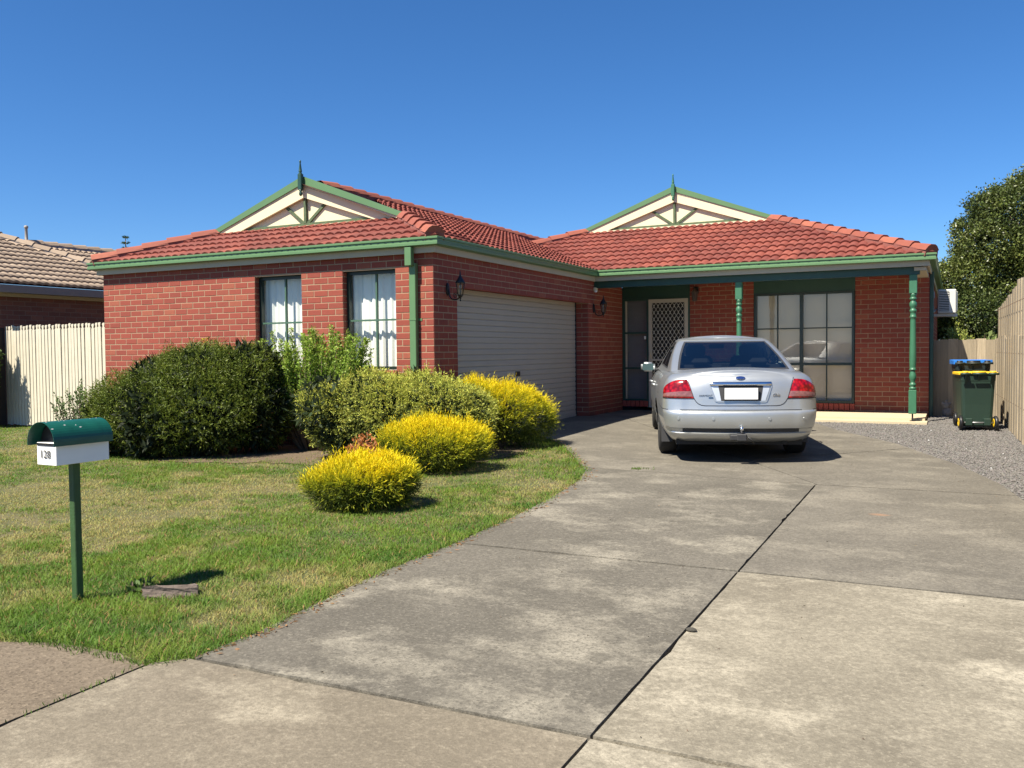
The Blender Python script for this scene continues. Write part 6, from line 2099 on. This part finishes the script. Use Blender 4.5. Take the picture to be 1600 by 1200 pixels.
XS, YS2 = [], []
for (x0, x1, y0, y1, dens) in ((-0.5, 3.0, -7.1, -4.6, 11500), (-2.5, 3.0, -4.6, -2.0, 6500), (-6.0, 3.0, -2.0, 2.2, 3200), (-6.0, -0.5, -7.1, -4.6, 4600), (-6.0, -2.5, -4.6, -2.0, 3400), (-11.0, -6.0, -7.0, 0.75, 1700)):
    k = int((x1 - x0) * (y1 - y0) * dens)
    XS.append(RNG.uniform(x0, x1, k)); YS2.append(RNG.uniform(y0, y1, k))
x = np.concatenate(XS); y = np.concatenate(YS2)
FRONT_E = [(-14, -6.98), (1.75, -7.0), (2.05, -6.88), (2.5, -6.85), (2.72, -6.93)] + LAWN_EDGE
ed = edge_dist(x, y, FRONT_E)
bare = vnoise(x, y, 0.35, 9)
ok = inside_poly(x, y, LAWN) | ((ed < 0.035) & (RNG.random(len(x)) < 0.5))
bd_ = edge_dist(x, y, BED)
ok &= ~inside_poly(x, y, BED) | (RNG.random(len(x)) < 0.07 + 0.9 * np.exp(-bd_ / 0.22))
x, y, ed = x[ok], y[ok], ed[ok]
dryn = 0.34 * vnoise(x, y, 1.4, 1) + 0.36 * vnoise(x, y, 0.42, 2) + 0.30 * vnoise(x, y, 0.13, 3)
front_ = np.clip((-5.0 - y) / 1.2, 0, 1)                       # greener towards the street
rightw = np.clip((x - 1.2) / 1.4, 0, 1)
lush = np.clip(np.exp(-ed / 0.26) * 1.0 + 0.35 * front_ + 0.12 * rightw, 0, 1)
dry = np.clip((dryn - 0.50) * 5.2 + 0.30 - 0.75 * lush + RNG.uniform(-.38, .38, len(x)), 0, 1)
keepb = RNG.random(len(x)) < (1 - 0.35 * dry)
x, y, ed, dry, lush, dryn = x[keepb], y[keepb], ed[keepb], dry[keepb], lush[keepb], dryn[keepb]
n = len(x)
dist = np.hypot(x - CAM.x, y - CAM.y)
tall = vnoise(x, y, 0.22, 12)
Lg = (0.026 + 0.024 * tall + 0.026 * lush) * RNG.uniform(0.55, 1.25, n) * (1 - 0.35 * dry)
Wg = (0.0022 + 0.00034 * dist) * RNG.uniform(0.7, 1.3, n)
th = RNG.uniform(0, 2 * np.pi, n)
lean = RNG.uniform(0.3, 1.7, n)
dx, dy = np.cos(th), np.sin(th)
z0 = gz_np(y) - 0.014
P0 = np.stack([x, y, z0], 1)
ph = th + np.pi / 2 + RNG.uniform(-.6, .6, n)
S = np.stack([np.cos(ph), np.sin(ph), np.zeros(n)], 1) * (Wg / 2)[:, None]
hd = np.stack([dx * lean, dy * lean, np.ones(n)], 1)
hd /= np.linalg.norm(hd, axis=1, keepdims=True)
M1 = P0 + hd * (Lg * 0.55)[:, None]
tipd = np.stack([dx * lean * 1.9, dy * lean * 1.9, np.full(n, 0.75)], 1)
tipd /= np.linalg.norm(tipd, axis=1, keepdims=True)
TP = M1 + tipd * (Lg * 0.5)[:, None]
V = np.stack([P0 - S, P0 + S, M1 + S * 0.8, M1 - S * 0.8, TP], 1).reshape(-1, 3).astype(np.float32)
gcol = jit((0.070, 0.155, 0.016), n, 0.32, 0.1) * (1 - lush[:, None] * 0.35) + jit((0.035, 0.125, 0.018), n, 0.25) * (lush[:, None] * 0.35)
gcol = gcol * (1 - 0.7 * tall[:, None]) + jit((0.185, 0.26, 0.030), n, 0.25) * (0.7 * tall[:, None])
dcol = jit((0.40, 0.315, 0.125), n, 0.3) * 0.55 + jit((0.22, 0.26, 0.06), n, 0.25) * 0.45
gc = gcol * (1 - dry[:, None]) + dcol * dry[:, None]
brown = (RNG.random(n) < 0.06)
gc[brown] = jit((0.34, 0.20, 0.09), int(brown.sum()), 0.25)
me = bpy.data.meshes.new('grass')
me.vertices.add(n * 5); me.loops.add(n * 7); me.polygons.add(n * 2)
me.vertices.foreach_set('co', V.ravel())
li = (np.arange(n)[:, None] * 5 + np.array([[0, 1, 2, 3, 3, 2, 4]])).astype(np.int32)
me.loops.foreach_set('vertex_index', li.ravel())
ls = (np.arange(n)[:, None] * 7 + np.array([[0, 4]])).astype(np.int32)
me.polygons.foreach_set('loop_start', ls.ravel())
me.polygons.foreach_set('loop_total', np.tile(np.array([4, 3], np.int32), n))
a = me.attributes.new('col', 'FLOAT_COLOR', 'FACE')
c4 = np.ones((n, 4), np.float32); c4[:, :3] = np.clip(gc, 0, 1)
a.data.foreach_set('color', np.repeat(c4, 2, 0).ravel())
me.update(calc_edges=True)
me.materials.append(M_GRASS)
go = bpy.data.objects.new('grass', me)
register(go, None, (0, 0, 0))
props(go, 'patchy green and straw coloured lawn grass', 'grass', kind='stuff')

# tufts in the joints, dead leaves and litter along the lawn edge
mk = 900
t = RNG.random(mk)
jx = np.concatenate([np.interp(t[:300], [0, 1], [1.9, 2.72]), RNG.uniform(2.70, 2.74, 60), RNG.uniform(2.9, 3.1, 40), RNG.uniform(2.85, 2.95, 100)])
jy = np.concatenate([RNG.normal(-6.93, 0.02, 300), RNG.uniform(-8.0, -6.95, 60), RNG.normal(-0.55, 0.02, 40), RNG.normal(-0.60, 0.02, 100)])
Pj = np.stack([jx, jy, gz_np(jy) - 0.004], 1)
tw_ = foliage('joint_weeds', Pj, rnd_dirs(len(Pj)) * 0.6 + UP, RNG.uniform(.015, .04, len(Pj)), 0.005, jit((0.12, 0.19, 0.035), len(Pj), 0.3), M_GRASS, None)
props(tw_, 'tiny weeds growing in the concrete joints', 'weeds', kind='stuff')
mk = 420
li_ = RNG.integers(0, len(LAWN_EDGE) - 1, mk)
le = np.array(LAWN_EDGE)
pe = le[li_] + (le[li_ + 1] - le[li_]) * RNG.random((mk, 1)) + np.stack([RNG.normal(0.045, 0.035, mk), RNG.normal(0, .03, mk)], 1)
Pl = np.stack([pe[:, 0], pe[:, 1], gz_np(pe[:, 1]) + 0.004], 1)
dd = np.stack([RNG.normal(size=mk), RNG.normal(size=mk), RNG.uniform(0.0, 0.12, mk)], 1)
lt = foliage('leaf_litter', Pl, dd, RNG.uniform(.015, .05, mk), RNG.uniform(.006, .014, mk), jit((0.30, 0.17, 0.08), mk, 0.35), M_LEAF, None)
props(lt, 'dry leaf litter along the edge of the lawn', 'leaf litter', kind='stuff')
# scattered bits on the concrete
mk = 260
px = RNG.uniform(3.0, 6.4, mk); py = RNG.uniform(-6.9, 4.5, mk)
Pl = np.stack([px, py, gz_np(py) + 0.003], 1)
bits = foliage('driveway_litter', Pl, np.stack([RNG.normal(size=mk), RNG.normal(size=mk), RNG.uniform(0.0, 0.15, mk)], 1), RNG.uniform(.006, .018, mk), RNG.uniform(.004, .008, mk), jit((0.16, 0.12, 0.08), mk, 0.6), M_LEAF, None)
props(bits, 'small dry bits scattered over the concrete driveway', 'litter', kind='stuff')

# ------------------------------------------------------------------ gravel stones
k = 80000
gx = RNG.uniform(3.0, 6.75, k); gy_ = RNG.uniform(-2.6, 7.3, k)
ok = inside_poly(gx, gy_, GRAVEL) & (gx < 6.85 - 0.034 * gy_) & ~((gy_ > 5.45) & (gx < 5.62))
gx, gy_ = gx[ok], gy_[ok]; k = len(gx)
tet = np.array([(-1, -1, -.35), (1, -1, -.35), (1, 1, -.35), (-1, 1, -.35), (0, 0, 1.0)], float)
sz = RNG.uniform(.005, .011, (k, 1, 1))
aa = RNG.uniform(0, 6.28, k)
rotm = np.stack([np.stack([np.cos(aa), -np.sin(aa), 0 * aa], 1), np.stack([np.sin(aa), np.cos(aa), 0 * aa], 1), np.stack([0 * aa, 0 * aa, 1 + 0 * aa], 1)], 1)
tv = tet[None] * (1 + RNG.uniform(-.4, .4, (k, 5, 3)))
V = np.einsum('nij,nkj->nki', rotm, tv) * sz * np.array([1, .8, .8]) + np.stack([gx, gy_, gz_np(gy_) - 0.014 + RNG.uniform(0, .008, k)], 1)[:, None, :]
fi = np.array([(0, 1, 4), (1, 2, 4), (2, 3, 4), (3, 0, 4)])
me = bpy.data.meshes.new('gravel')
me.vertices.add(k * 5); me.loops.add(k * 12); me.polygons.add(k * 4)
me.vertices.foreach_set('co', V.reshape(-1, 3).astype(np.float32).ravel())
me.loops.foreach_set('vertex_index', (np.arange(k)[:, None, None] * 5 + fi[None]).astype(np.int32).ravel())
me.polygons.foreach_set('loop_start', np.arange(0, k * 12, 3, dtype=np.int32))
me.polygons.foreach_set('loop_total', np.full(k * 4, 3, np.int32))
a = me.attributes.new('col', 'FLOAT_COLOR', 'FACE')
c4 = np.ones((k, 4), np.float32)
c4[:, :3] = np.clip(np.array([0.135, 0.125, 0.116]) * RNG.uniform(0.5, 1.2, (k, 1)) * (1 + RNG.uniform(-.05, .05, (k, 3))), 0, 1)
c4[RNG.random(k) < 0.0015, :3] = 0.4
a.data.foreach_set('color', np.repeat(c4, 4, 0).ravel())
me.update(calc_edges=True)
m, nt, b, o = nodes('gravel_stones')
nt.links.new(N(nt, 'ShaderNodeAttribute', attribute_name='col').outputs['Color'], b.inputs['Base Color'])
b.inputs['Roughness'].default_value = 0.95
me.materials.append(m)
gv = bpy.data.objects.new('gravel', me)
register(gv, None, (0, 0, 0))
props(gv, 'grey crushed gravel beside the driveway', 'gravel', kind='stuff')
